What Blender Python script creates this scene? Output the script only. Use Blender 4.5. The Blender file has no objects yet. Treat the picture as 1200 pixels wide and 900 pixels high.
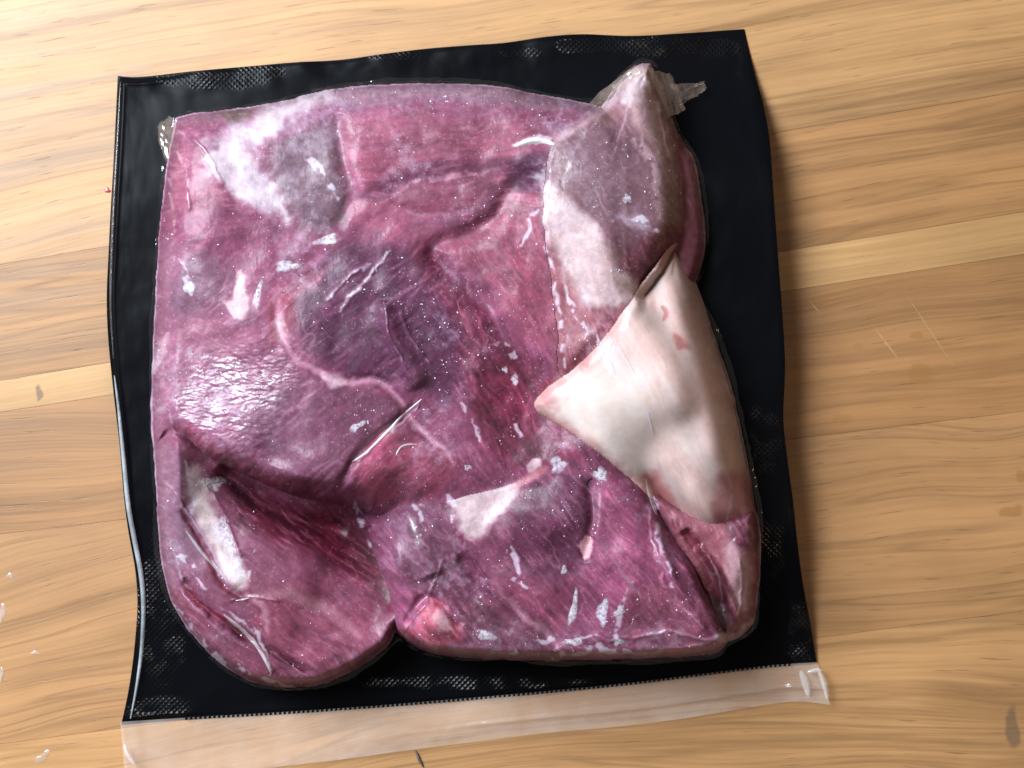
import bpy, bmesh, math, random
import numpy as np
from mathutils import Vector

# ------------------------------------------------------------------ camera, world, lamps, exposure
S = 0.0003                 # metres per unit (one unit = 0.3 mm)
D = 0.52                   # camera height over the board, metres
sc = bpy.context.scene
C = sc.collection

cam_d = bpy.data.cameras.new('camera')
cam = bpy.data.objects.new('camera', cam_d)
C.objects.link(cam)
cam.location = (0, 0, D)
cam_d.sensor_width = 36
cam_d.lens = 36 * D / (1200 * S)
cam_d.clip_start, cam_d.clip_end = 0.01, 50
cam_d.dof.use_dof = True
cam_d.dof.focus_distance = D - 0.030
cam_d.dof.aperture_fstop = 14.0
sc.camera = cam

w = bpy.data.worlds.new('World')
sc.world = w
w.use_nodes = True
w.node_tree.nodes['Background'].inputs[0].default_value = (1.0, 0.93, 0.86, 1)
w.node_tree.nodes['Background'].inputs[1].default_value = 0.15


def lamp(name, loc, target, sx, sy, power, col):
    d = bpy.data.lights.new(name, 'AREA')
    d.shape = 'RECTANGLE'
    d.size, d.size_y, d.energy, d.color = sx, sy, power, col
    o = bpy.data.objects.new(name, d)
    C.objects.link(o)
    o.location = loc
    o.rotation_euler = (Vector(target) - Vector(loc)).to_track_quat('-Z', 'Y').to_euler()
    return o


lamp('window_light', (-0.55, 0.38, 0.64), (0, 0, 0), 0.40, 0.56, 25.5, (0.84, 0.93, 1.0))
lamp('ceiling_lamp', (0.55, 0.55, 1.3), (0.05, 0, 0), 0.10, 0.10, 0.9, (1.0, 0.62, 0.32))
lamp('room_lamp', (0.62, -0.25, 0.95), (0.1, 0, 0), 0.05, 0.05, 0.7, (1.0, 0.66, 0.34))

sc.view_settings.view_transform = 'Standard'
sc.view_settings.look = 'None'
sc.view_settings.exposure = 0
sc.view_settings.gamma = 1
sc.view_settings.use_curve_mapping = False
sc.cycles.use_denoising = True
sc.cycles.max_bounces = 8
sc.cycles.transparent_max_bounces = 12

# ------------------------------------------------------------------ helpers
rng = np.random.default_rng(7)
random.seed(7)


def P(px, py, h):
    """plan position (photo units) and height (units) to metres"""
    px, py, h = np.broadcast_arrays(np.asarray(px, float), np.asarray(py, float), np.asarray(h, float))
    z = h * S
    k = 1 - z / D
    return np.stack([(px - 600) * S * k, (450 - py) * S * k, z], -1)


def lin(c):
    c = np.asarray(c, float) / 255.0
    return np.where(c <= 0.04045, c / 12.92, ((c + 0.055) / 1.055) ** 2.4)


def vnoise(x, y, seed):
    r = np.random.default_rng(seed)
    t = r.random((256, 256))
    xi, yi = np.floor(x).astype(int), np.floor(y).astype(int)
    fx, fy = x - xi, y - yi
    fx = fx * fx * fx * (fx * (fx * 6 - 15) + 10)
    fy = fy * fy * fy * (fy * (fy * 6 - 15) + 10)
    a = t[yi & 255, xi & 255]; b = t[yi & 255, (xi + 1) & 255]
    c = t[(yi + 1) & 255, xi & 255]; d = t[(yi + 1) & 255, (xi + 1) & 255]
    return (a * (1 - fx) + b * fx) * (1 - fy) + (c * (1 - fx) + d * fx) * fy - 0.5


def fbm(x, y, scale, octv=4, seed=0, gain=0.5):
    """about -0.5..0.5"""
    s, amp, f, tot = 0, 1.0, 1.0, 0
    for k in range(octv):
        ca, sa = math.cos(0.7 * k + 0.3), math.sin(0.7 * k + 0.3)
        s = s + amp * vnoise((ca * x - sa * y) * f / scale + 17.3 * k + 50, (sa * x + ca * y) * f / scale + 9.1 * k + 80, seed + k)
        tot += amp; amp *= gain; f *= 2.03
    return s / tot * 1.5


def sstep(a, b, x):
    t = np.clip((x - a) / (b - a), 0, 1)
    return t * t * (3 - 2 * t)


def smooth_curve(pts, closed, n=10):
    p = np.asarray(pts, float)
    N = len(p)
    out = []
    rngk = range(N) if closed else range(N - 1)
    for i in rngk:
        if closed:
            p0, p1, p2, p3 = p[i - 1], p[i], p[(i + 1) % N], p[(i + 2) % N]
        else:
            p0, p1, p2, p3 = p[max(i - 1, 0)], p[i], p[i + 1], p[min(i + 2, N - 1)]
        for j in range(n):
            t = j / n
            out.append(0.5 * ((2 * p1) + (-p0 + p2) * t + (2 * p0 - 5 * p1 + 4 * p2 - p3) * t * t + (-p0 + 3 * p1 - 3 * p2 + p3) * t ** 3))
    if not closed:
        out.append(p[-1])
    return np.array(out)


def seg_dist(X, Y, pts, closed):
    """unsigned distance and position along the curve (0..1)"""
    best = np.full(X.shape, 1e9); tt = np.zeros(X.shape)
    n = len(pts)
    m = n if closed else n - 1
    for i in range(m):
        ax, ay = pts[i]; bx, by = pts[(i + 1) % n]
        dx, dy = bx - ax, by - ay
        L = dx * dx + dy * dy + 1e-9
        u = np.clip(((X - ax) * dx + (Y - ay) * dy) / L, 0, 1)
        d = (X - ax - u * dx) ** 2 + (Y - ay - u * dy) ** 2
        k = d < best
        best[k] = d[k]; tt[k] = (i + u[k]) / m
    return np.sqrt(best), tt


def poly_sd(X, Y, pts):
    """signed distance, positive inside"""
    d, _ = seg_dist(X, Y, pts, True)
    ins = np.zeros(X.shape, bool)
    n = len(pts)
    for i in range(n):
        ax, ay = pts[i]; bx, by = pts[(i + 1) % n]
        if ay == by:
            continue
        k = (ay > Y) != (by > Y)
        ins ^= k & (X < (bx - ax) * (Y - ay) / (by - ay) + ax)
    return np.where(ins, d, -d)


def mesh_obj(name, verts, faces, mat, parent=None, smooth=True, col=None, normals=None, attrs=None):
    me = bpy.data.meshes.new(name)
    verts = np.asarray(verts, np.float32)
    faces = np.asarray(faces)
    me.vertices.add(len(verts))
    me.vertices.foreach_set('co', verts.ravel())
    k = faces.shape[1]
    e1 = verts[faces[:, 1]] - verts[faces[:, 0]]; e2 = verts[faces[:, 2]] - verts[faces[:, 0]]
    if np.cross(e1, e2)[:, 2].sum() < 0:
        faces = faces[:, ::-1]
    me.loops.add(faces.size)
    me.loops.foreach_set('vertex_index', faces.astype(np.int32).ravel())
    me.polygons.add(len(faces))
    me.polygons.foreach_set('loop_start', np.arange(0, faces.size, k, dtype=np.int32))
    me.update(calc_edges=True)
    me.validate()
    if smooth:
        me.polygons.foreach_set('use_smooth', np.ones(len(me.polygons), bool))
    if col is not None:
        a = me.color_attributes.new('paint', 'FLOAT_COLOR', 'POINT')
        a.data.foreach_set('color', np.concatenate([col, np.ones((len(col), 1))], 1).astype(np.float32).ravel())
    for nm, v in (attrs or {}).items():
        a = me.attributes.new(nm, 'FLOAT', 'POINT')
        a.data.foreach_set('value', np.asarray(v, np.float32))
    if normals is not None:
        me.normals_split_custom_set_from_vertices(np.asarray(normals, np.float32))
    if mat:
        me.materials.append(mat)
    o = bpy.data.objects.new(name, me)
    C.objects.link(o)
    if parent:
        o.parent = parent
    return o


def tag(o, label=None, cat=None, group=None, kind=None):
    if label: o['label'] = label
    if cat: o['category'] = cat
    if group: o['group'] = group
    if kind: o['kind'] = kind
    return o


def empty(name, loc=(0, 0, 0)):
    o = bpy.data.objects.new(name, None)
    o.empty_display_size = 0.02
    C.objects.link(o)
    o.location = loc
    return o


class NT:
    def __init__(s, name):
        s.m = bpy.data.materials.new(name); s.m.use_nodes = True
        s.t = s.m.node_tree; s.b = s.t.nodes['Principled BSDF']; s.out = s.t.nodes['Material Output']

    def n(s, typ, **kw):
        x = s.t.nodes.new(typ)
        for k, v in kw.items():
            if k.startswith('i_'):
                key = k[2:]
                key = int(key) if key.isdigit() else key.replace('_', ' ')
                x.inputs[key].default_value = v
            else:
                setattr(x, k, v)
        return x

    def l(s, a, b): s.t.links.new(a, b)

    def math(s, op, a, b=None, clamp=False):
        x = s.n('ShaderNodeMath', operation=op, use_clamp=clamp)
        for i, v in enumerate((a, b)):
            if v is None: continue
            if isinstance(v, (int, float)): x.inputs[i].default_value = v
            else: s.l(v, x.inputs[i])
        return x.outputs[0]

    def mix(s, fac, a, b, mode='MIX'):
        x = s.n('ShaderNodeMix', data_type='RGBA', blend_type=mode)
        for sock, v in ((x.inputs[0], fac), (x.inputs[6], a), (x.inputs[7], b)):
            if isinstance(v, (int, float)): sock.default_value = v
            elif isinstance(v, tuple): sock.default_value = v if len(v) == 4 else v + (1,)
            else: s.l(v, sock)
        return x.outputs[2]

    def ramp(s, fac, stops):
        x = s.n('ShaderNodeValToRGB')
        e = x.color_ramp.elements
        while len(e) < len(stops): e.new(0.5)
        for q, (p, c) in zip(e, stops):
            q.position = p; q.color = tuple(c) + (1,) if len(c) == 3 else c
        s.l(fac, x.inputs[0])
        return x.outputs[0]

    def noise(s, vec, scale, detail=4, rough=0.5, dist=0.0):
        x = s.n('ShaderNodeTexNoise', i_Scale=scale, i_Detail=detail, i_Roughness=rough, i_Distortion=dist)
        if vec is not None: s.l(vec, x.inputs['Vector'])
        return x.outputs['Fac']

    def bump(s, h, dist, strength=1.0, normal=None):
        x = s.n('ShaderNodeBump', i_Strength=strength, i_Distance=dist)
        s.l(h, x.inputs['Height'])
        if normal is not None: s.l(normal, x.inputs['Normal'])
        return x.outputs[0]


# ------------------------------------------------------------------ wooden board (setting)
OIL, GREY, KNOTC = (0.24, 0.105, 0.022), (0.06, 0.048, 0.036), (0.11, 0.062, 0.035)
STAINS = [[], [], [(45, 461, 4, 11, KNOTC, 0.75)], [(1076, 436, 17, 15, OIL, 0.55), (1074, 392, 8, 6, OIL, 0.5), (986, 492, 16, 8, OIL, 0.35), (1006, 404, 7, 5, OIL, 0.35)],
          [(1184, 598, 18, 7, OIL, 0.6), (1196, 560, 8, 11, OIL, 0.5)], [(1187, 852, 9, 30, GREY, 0.55), (18, 842, 60, 8, (0.16, 0.08, 0.04), 0.3)]]


def wood_mat(name, base, dark, seed, contrast=0.5, grain=1.0):
    t = NT(name)
    co = t.n('ShaderNodeTexCoord').outputs['Object']
    off = t.n('ShaderNodeVectorMath', operation='ADD'); t.l(co, off.inputs[0]); off.inputs[1].default_value = (seed * 1.37, seed * 0.71, seed * 0.3)
    # slow drift of the grain across the stave
    wob = t.n('ShaderNodeMapping'); t.l(off.outputs[0], wob.inputs[0]); wob.inputs['Scale'].default_value = (5, 9, 1)
    nz = t.n('ShaderNodeTexNoise', i_Scale=1.0, i_Detail=2.0); t.l(wob.outputs[0], nz.inputs['Vector'])
    sh = t.n('ShaderNodeVectorMath', operation='MULTIPLY_ADD')
    t.l(nz.outputs['Color'], sh.inputs[0]); sh.inputs[1].default_value = (0, 0.022 * grain, 0); t.l(off.outputs[0], sh.inputs[2])

    def layer(sx, sy, det, rough):
        m = t.n('ShaderNodeMapping'); t.l(sh.outputs[0], m.inputs[0]); m.inputs['Scale'].default_value = (sx, sy, 1)
        return t.noise(m.outputs[0], 1.0, det, rough)
    big = layer(1.6, 44, 3, 0.55)
    mid = layer(4.5, 200, 4, 0.6)
    fine = layer(24, 900, 3, 0.6)
    pores = layer(70, 1300, 2, 0.5)
    blot = layer(16, 22, 3, 0.5)
    f = t.math('ADD', t.math('MULTIPLY', big, 0.50), t.math('MULTIPLY', mid, 0.30))
    f = t.math('ADD', f, t.math('MULTIPLY', fine, 0.27))
    base, dark = np.array(base), np.array(dark)
    c = t.ramp(f, [(0.34, dark), (0.44, dark * 0.5 + base * 0.5), (0.53, base), (0.64, np.minimum(base * 1.22, 1))])
    # thin darker latewood lines
    ln = t.n('ShaderNodeMath', operation='PINGPONG'); t.l(t.math('MULTIPLY', big, 7.0), ln.inputs[0]); ln.inputs[1].default_value = 0.5
    lm = t.ramp(ln.outputs[0], [(0.0, (1, 1, 1)), (0.10, (0, 0, 0))])
    lm = t.math('MULTIPLY', lm, t.math('MULTIPLY', mid, 0.75 * contrast))
    c = t.mix(lm, c, tuple(dark * 0.75))
    pm = t.ramp(pores, [(0.66, (0, 0, 0)), (0.74, (1, 1, 1))])
    c = t.mix(t.math('MULTIPLY', pm, 0.45), c, tuple(dark * 0.6))
    bm_ = t.ramp(blot, [(0.35, (0.88, 0.86, 0.84)), (0.62, (1.06, 1.06, 1.06))])
    c = t.mix(1.0, c, bm_, 'MULTIPLY')
    wp = t.n('ShaderNodeNewGeometry').outputs['Position']
    wn = t.n('ShaderNodeTexNoise', i_Scale=140.0, i_Detail=3.0); t.l(wp, wn.inputs['Vector'])
    wv_ = t.n('ShaderNodeVectorMath', operation='MULTIPLY_ADD'); t.l(wn.outputs['Color'], wv_.inputs[0]); wv_.inputs[1].default_value = (0.006, 0.006, 0); t.l(wp, wv_.inputs[2])
    for (sx, sy, rx, ry, scol, sa) in STAINS[seed - 1]:
        mp = t.n('ShaderNodeMapping', vector_type='TEXTURE'); t.l(wv_.outputs[0], mp.inputs[0])
        mp.inputs['Location'].default_value = ((sx - 600) * S + 0.003, (450 - sy) * S + 0.003, 0.0); mp.inputs['Scale'].default_value = (rx * S, ry * S, 1)
        ln_ = t.n('ShaderNodeVectorMath', operation='LENGTH'); t.l(mp.outputs[0], ln_.inputs[0])
        sm = t.ramp(ln_.outputs['Value'], [(0.65, (sa,) * 3), (1.0, (0, 0, 0))])
        c = t.mix(sm, c, scol)
    t.l(c, t.b.inputs['Base Color'])
    rg = t.ramp(mid, [(0.3, (0.46,) * 3), (0.7, (0.60,) * 3)])
    t.l(rg, t.b.inputs['Roughness'])
    t.b.inputs['Specular IOR Level'].default_value = 0.60
    hgt = t.math('SUBTRACT', t.math('ADD', t.math('MULTIPLY', fine, 0.6), t.math('MULTIPLY', mid, 0.5)), t.math('MULTIPLY', pm, 0.6))
    t.l(t.bump(hgt, 0.00012, 0.6), t.b.inputs['Normal'])
    return t.m


board = empty('wooden_board', (0, 0, -0.02))
tag(board, kind='structure')
XL, XR = -260, 1460
seams = [((0, 20 - 340), (1200, -170 - 340)), ((0, 310), (1200, 106)), ((0, 446), (1200, 248)), ((0, 483), (1200, 298)),
         ((0, 626), (1200, 482)), ((0, 872), (1200, 716)), ((0, 1250), (1200, 1100))]
tones = [((0.365, 0.196, 0.078), (0.175, 0.083, 0.029), 0.9, 1.1),
         ((0.295, 0.145, 0.052), (0.130, 0.058, 0.019), 1.0, 1.0),
         ((0.38, 0.212, 0.084), (0.26, 0.131, 0.048), 0.4, 0.6),
         ((0.270, 0.129, 0.046), (0.150, 0.067, 0.023), 0.8, 1.6),
         ((0.325, 0.164, 0.064), (0.165, 0.077, 0.027), 0.9, 3.0),
         ((0.40, 0.210, 0.083), (0.19, 0.090, 0.031), 0.9, 2.2)]


def line_y(l, x):
    (x0, y0), (x1, y1) = l
    return y0 + (y1 - y0) * (x - x0) / (x1 - x0)


for i in range(6):
    a, b = seams[i], seams[i + 1]
    g = 0.10
    q = [(XL, line_y(a, XL) + g), (XR, line_y(a, XR) + g), (XR, line_y(b, XR) - g), (XL, line_y(b, XL) - g)]
    ang = math.atan2(-(b[1][1] - b[0][1] + a[1][1] - a[0][1]) / 2, 1200)
    cx, cy = np.mean([p[0] for p in q]), np.mean([p[1] for p in q])
    bm = bmesh.new()
    ca, sa = math.cos(-ang), math.sin(-ang)
    top, bot = [], []
    for (x, y) in q:
        X, Y = (x - cx) * S, -(y - cy) * S
        X, Y = X * ca - Y * sa, X * sa + Y * ca
        top.append(bm.verts.new((X, Y, 0))); bot.append(bm.verts.new((X, Y, -0.02)))
    ft = bm.faces.new(top[::-1]); bm.faces.new(bot)
    for k in range(4):
        bm.faces.new((top[k], top[(k + 1) % 4], bot[(k + 1) % 4], bot[k]))
    bmesh.ops.recalc_face_normals(bm, faces=bm.faces)
    bmesh.ops.bevel(bm, geom=[e for e in bm.edges if e.verts[0] in top and e.verts[1] in top], offset=0.00008, segments=2, affect='EDGES')
    me = bpy.data.meshes.new('plank'); bm.to_mesh(me); bm.free()
    o = bpy.data.objects.new('plank', me); C.objects.link(o); o.parent = board
    o.location = ((cx - 600) * S, (450 - cy) * S, 0.02)
    o.rotation_euler = (0, 0, ang)
    me.materials.append(wood_mat('wood_%d' % i, *tones[i][:2], seed=i + 1, contrast=tones[i][2], grain=tones[i][3]))


# ------------------------------------------------------------------ the black backing sheet: height and outline
OUT = [(138, 89), (165, 90), (230, 83), (300, 77), (345, 73), (400, 70), (450, 63), (500, 57), (550, 53), (592, 50), (640, 43), (682, 40),
       (740, 42), (800, 39), (872, 34),
       (878, 60), (886, 92), (895, 125), (902, 165), (906, 220), (911, 290), (917, 370), (920, 430), (918, 490), (923, 540), (930, 592),
       (935, 640), (942, 690), (950, 732), (957, 777),
       (900, 782), (820, 792), (740, 802), (640, 812), (540, 821), (440, 829), (340, 836), (235, 842), (142, 849),
       (150, 812), (156, 772), (160, 730), (161, 700), (158, 665), (150, 620), (145, 580), (140, 520), (133, 460), (127, 400), (125, 350),
       (127, 300), (130, 240), (133, 190), (136, 130)]
CORN = [0, 14, 29, 38]


def outline_pts():
    pts = []
    for k in range(4):
        a = CORN[k]; b = CORN[(k + 1) % 4]
        seg = OUT[a:b + 1] if b > a else OUT[a:] + [OUT[0]]
        pts.append(smooth_curve(seg, False, 12)[:-1])
    return np.concatenate(pts)


OUTC = outline_pts()


def sheet_z(x, y):
    """height of the black sheet (units): lifted along the right flank and, less, along the left"""
    x, y = np.asarray(x, float), np.asarray(y, float)
    v = (y - 40) / 760
    right = sstep(0.03, 0.26, v) * (1 - sstep(0.72, 1.0, v))
    left = sstep(0.0, 0.3, v) * (1 - sstep(0.72, 1.0, v))
    u = (x - 140) / 780
    z = 3 + 42 * right * sstep(0.55, 1.0, u) + 9 * left * (1 - sstep(0.0, 0.45, u)) + 5 * right
    return z


# ------------------------------------------------------------------ painting grid for the meat
GX0, GX1, GY0, GY1 = 168, 902, 62, 822
xs = np.arange(GX0, GX1 + 1, 1.0); ys = np.arange(GY0, GY1 + 1, 1.0)
X, Y = np.meshgrid(xs, ys)
W1x, W1y = fbm(X, Y, 14, 3, 11), fbm(X, Y, 14, 3, 21)
W2x, W2y = fbm(X, Y, 45, 3, 31), fbm(X, Y, 45, 3, 41)
XW, YW = X + 7 * W1x + 9 * W2x, Y + 7 * W1y + 9 * W2y       # organic wobble
XS_, YS_ = X + 3 * W1x, Y + 3 * W1y                             # slight wobble
n_med = fbm(X, Y, 30, 5, 51)
n_big = fbm(X, Y, 110, 4, 61)
n_fin = fbm(X, Y, 5, 3, 71)
white = rng.random(X.shape)


def sub(pts, m):
    p = np.asarray(pts)
    x0, y0 = np.floor(p.min(0) - m).astype(int); x1, y1 = np.ceil(p.max(0) + m).astype(int)
    return (slice(max(0, y0 - GY0), max(0, min(len(ys), y1 - GY0 + 1))), slice(max(0, x0 - GX0), max(0, min(len(xs), x1 - GX0 + 1))))


def m_poly(pts, soft=6, warp=1.0, grow=0, curve=True):
    """soft organic polygon mask"""
    c = smooth_curve(pts, True, 4) if curve else np.asarray(pts, float)
    sl = sub(c, soft + 24)
    A = X[sl] + warp * (XW[sl] - X[sl]); B = Y[sl] + warp * (YW[sl] - Y[sl])
    sd = poly_sd(A, B, c) + grow
    return sl, sstep(-soft, soft, sd)


def m_line(pts, wid, soft=2, warp=0.6, taper=True, broken=0.0, seed=0):
    c = smooth_curve(pts, False, 5)
    sl = sub(c, wid + soft + 20)
    A = X[sl] + warp * (XW[sl] - X[sl]); B = Y[sl] + warp * (YW[sl] - Y[sl])
    d, t = seg_dist(A, B, c, False)
    ww = wid * (0.35 + 0.65 * np.sin(np.pi * np.clip(t, 0.02, 0.98))) if taper else wid
    m = 1 - sstep(ww * 0.5 - soft * 0.5, ww * 0.5 + soft, d)
    if broken:
        m = m * sstep(broken - 0.5 - 0.12, broken - 0.5 + 0.12, fbm(X[sl], Y[sl], 9, 2, 300 + seed))
    return sl, m


# ------------------------------------------------------------------ meat chunks: outlines and heights
POLY = {
    'main': [(204, 150), (212, 136), (262, 129), (330, 119), (380, 106), (450, 99), (520, 98), (580, 101), (622, 109), (700, 124), (738, 142), (745, 190),
             (745, 260), (748, 330), (800, 400), (822, 450), (828, 500), (790, 552), (720, 640), (640, 650), (560, 662), (500, 668), (468, 648), (432, 604), (395, 594), (340, 584), (290, 564),
             (245, 540), (222, 524), (200, 516), (182, 522), (178, 480), (180, 400), (183, 330), (188, 260), (195, 200)],
    'lower_left': [(179, 462), (198, 458), (220, 486), (262, 520), (310, 530), (380, 535), (450, 550), (500, 620), (494, 700), (464, 740), (455, 756), (430, 776), (400, 793), (370, 803),
                   (330, 805), (290, 797), (250, 770), (215, 730), (196, 690), (187, 640), (183, 570)],
    'upper_right': [(648, 165), (675, 146), (703, 128), (722, 100), (744, 79), (757, 74), (766, 80), (778, 110), (790, 140), (799, 170), (806, 215), (806, 260), (796, 290),
                    (775, 330), (745, 370), (700, 415), (672, 445), (654, 436), (652, 390), (646, 340), (638, 280), (636, 225)],
    'right_back': [(770, 120), (800, 165), (814, 188), (822, 230), (827, 280), (820, 318), (808, 335), (780, 320), (760, 250)],
    'fat_cap': [(789, 285), (800, 292), (816, 332), (836, 390), (856, 450), (872, 520), (881, 570), (886, 610), (872, 622), (852, 630), (838, 640), (820, 630), (796, 612), (766, 588), (732, 556), (700, 530),
                (662, 503), (626, 478), (640, 455), (672, 430), (706, 395), (742, 345), (770, 308)],
    'lower_middle': [(424, 606), (436, 590), (450, 556), (492, 492), (530, 470), (590, 468), (650, 456), (700, 450), (760, 520), (785, 580), (806, 640), (828, 690), (850, 735), (852, 752), (832, 766), (760, 772), (660, 774),
                     (590, 773), (520, 768), (490, 760), (472, 747), (461, 733), (455, 700), (440, 655), (420, 615)],
    'lower_right': [(745, 560), (800, 590), (850, 600), (886, 600), (891, 660), (887, 705), (880, 735), (850, 752), (834, 735), (812, 690), (785, 640)],
}
PROF = {'main': (112, 7), 'lower_left': (74, 4), 'upper_right': (104, 11), 'right_back': (44, 6), 'fat_cap': (118, 20), 'lower_middle': (108, 3.5), 'lower_right': (70, 6)}
Z0 = sheet_z(X, Y)


def gauss_line(pts, wid, amp, warp=0.25):
    c = smooth_curve(pts, False, 5)
    sl = sub(c, wid * 3.2 + 8)
    d, t = seg_dist(X[sl] + warp * (XW[sl] - X[sl]), Y[sl] + warp * (YW[sl] - Y[sl]), c, False)
    return sl, amp * np.exp(-(d / wid) ** 2) * sstep(0, 0.12, t) * (1 - sstep(0.88, 1, t))


def lump(cx, cy, rx, ry, amp, ang=0):
    a = math.radians(ang)
    u = ((X - cx) * math.cos(a) + (Y - cy) * math.sin(a)) / rx
    v = (-(X - cx) * math.sin(a) + (Y - cy) * math.cos(a)) / ry
    return amp * np.exp(-(u * u + v * v))


def blur(a, sg):
    r = int(3 * sg)
    kx = np.exp(-0.5 * (np.arange(-r, r + 1) / sg) ** 2); kx /= kx.sum()
    n0, n1 = a.shape[0] + 2 * r, a.shape[1] + 2 * r
    p = np.pad(a, r, mode='edge')
    f0 = np.fft.rfft(kx, n0); f1 = np.fft.rfft(kx, n1)
    p = np.fft.irfft(np.fft.rfft(p, axis=0) * f0[:, None], n0, axis=0)
    p = np.fft.irfft(np.fft.rfft(p, axis=1) * f1[None], n1, axis=1)
    return p[2 * r:, 2 * r:]


HT, SD = {}, {}
for k, pts in POLY.items():
    c = smooth_curve(pts, True, 5)
    wq = 2.5 if k == 'upper_right' else 1.2
    sd = poly_sd(X + wq * W1x + (wq - 1.2) * W2x, Y + wq * W1y + (wq - 1.2) * W2y, c)
    SD[k] = sd
    hm, wd = PROF[k]
    pos = np.maximum(sd, 0)
    wde = wd * (1 + 0.3 * np.exp(-(((X - 415) / 90) ** 2 + ((Y - 640) / 90) ** 2))) if k in ('main', 'lower_middle') else wd
    if k == 'main':
        wde = wde + 24 * sstep(470, 540, Y) * sstep(432, 480, X)
    if k == 'lower_middle':
        wde = wde + 26 * (1 - sstep(600, 670, Y)) * sstep(420, 445, X)
    raw = hm * (1 - np.exp(-pos / wde))
    rf = raw if k == 'fat_cap' else np.where(sd > 0, raw, hm * 0.93 * np.exp(-(wde - wd) / 6.0))
    b1, b2 = blur(rf, 8), blur(rf, 26 if k == 'fat_cap' else 18)
    q1, q2 = sstep(8, 26, sd), sstep(22, 52, sd)
    raw = raw * (1 - q1) + q1 * (b1 * (1 - q2) + b2 * q2)
    HT[k] = np.where(sd > 0, raw, sd * 2.5)

fade = {k: sstep(0, 30, SD[k]) for k in POLY}
relief = 9 * n_big + 8 * fbm(X, Y, 55, 2, 83) + 0.9 * fbm(X, Y, 20, 2, 91)
crinkle = 0.22 * fbm(X, Y, 6.0, 3, 95) + 0.10 * fbm(X, Y, 2.6, 2, 97)
for k in POLY:
    HT[k] = HT[k] + fade[k] * relief * (0.25 if k == 'fat_cap' else 0.8) + sstep(2, 14, SD[k]) * crinkle * (0.0 if k == 'fat_cap' else 1)


def add(k, fld):
    if isinstance(fld, tuple):
        sl, a = fld
        HT[k][sl] += a * fade[k][sl]
    else:
        HT[k] += fld * fade[k]


# main slab: swelling, seams between muscles
add('main', lump(340, 462, 105, 95, 12)); add('main', lump(420, 400, 120, 90, 10, -30)); add('main', lump(500, 150, 130, 36, 9, -4))
add('main', lump(250, 330, 60, 80, 6)); add('main', lump(385, 556, 80, 26, 20)); add('lower_middle', lump(455, 640, 22, 60, 12)); add('main', lump(620, 470, 60, 70, -10)); add('main', lump(210, 540, 30, 30, -8))
add('main', gauss_line([(410, 240), (450, 222), (520, 204), (590, 200), (645, 215)], 11, -3.5))
add('main', gauss_line([(445, 238), (490, 250), (540, 246), (590, 215)], 7, -1.5))
add('main', gauss_line([(645, 195), (606, 214), (580, 255), (545, 275), (508, 288), (516, 310), (560, 350), (600, 402), (625, 440)], 10, -6))
add('main', lump(525, 226, 70, 18, 2.5, -8))
add('main', lump(600, 330, 22, 70, 7, -25))
add('main', gauss_line([(322, 350), (330, 395), (370, 437), (402, 447), (440, 444), (463, 462), (486, 496), (520, 530)], 6, -4))
add('main', gauss_line([(447, 350), (458, 392), (474, 420), (492, 456)], 13, 8))
add('main', gauss_line([(205, 520), (245, 505), (300, 545), (360, 570)], 10, 5))
add('main', gauss_line([(395, 575), (418, 535), (450, 508), (490, 470)], 5, -6))
add('main', lump(470, 545, 55, 32, 9, 10)); add('main', lump(400, 520, 70, 40, 5))
add('main', gauss_line([(395, 130), (400, 180), (412, 230), (390, 270)], 9, -5))
def facet(k, pts, c, gx, gy, soft, amt=0.65):
    """flatten a patch of the meat into a tilted face"""
    sl, m = m_poly(pts, soft, 0.6)
    z = HT[k][c[1] - GY0 - 6:c[1] - GY0 + 6, c[0] - GX0 - 6:c[0] - GX0 + 6].mean()
    HT[k][sl] += amt * m * (z + gx * (X[sl] - c[0]) + gy * (Y[sl] - c[1]) - HT[k][sl])
    return sl, m


sl, m = facet('main', [(205, 470), (232, 425), (285, 408), (350, 418), (335, 470), (300, 525), (255, 540), (222, 522)], (275, 466), 0.19, 0.20, 30)
HT['main'][sl] += m * (1.3 * fbm((X[sl] - Y[sl] * 0.5) * 0.6, Y[sl] * 1.5, 8, 3, 201) + 0.6 * fbm(X[sl] * 0.7, Y[sl] * 1.9, 3.5, 2, 205))

# lower left lobe: two film-drawn furrows
add('lower_left', lump(300, 700, 90, 70, 10)); add('lower_left', lump(200, 535, 36, 80, 32)); add('lower_left', lump(438, 640, 66, 80, -62)); add('lower_left', lump(350, 600, 90, 30, -26, 15))
add('lower_left', gauss_line([(212, 596), (232, 626), (252, 662), (268, 690), (290, 702)], 4.5, -5))
add('lower_left', gauss_line([(222, 590), (243, 625), (263, 660), (280, 690)], 9, 3))
add('lower_left', gauss_line([(214, 676), (226, 698), (258, 728), (310, 758), (352, 782), (380, 800)], 5, -8))
add('lower_left', gauss_line([(206, 690), (240, 730), (290, 762), (322, 792)], 6, 5))
add('lower_left', gauss_line([(255, 545), (300, 585), (352, 612), (410, 622)], 11, -16))

cl = 9 * (1 - np.exp(-np.maximum(SD['lower_left'], 0) / 6))
HT['lower_left'] = np.where(SD['lower_left'] > 0, 0.5 * (HT['lower_left'] + cl + np.sqrt((HT['lower_left'] - cl) ** 2 + (14 * sstep(0, 20, SD['lower_left'])) ** 2)), HT['lower_left'])
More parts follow.
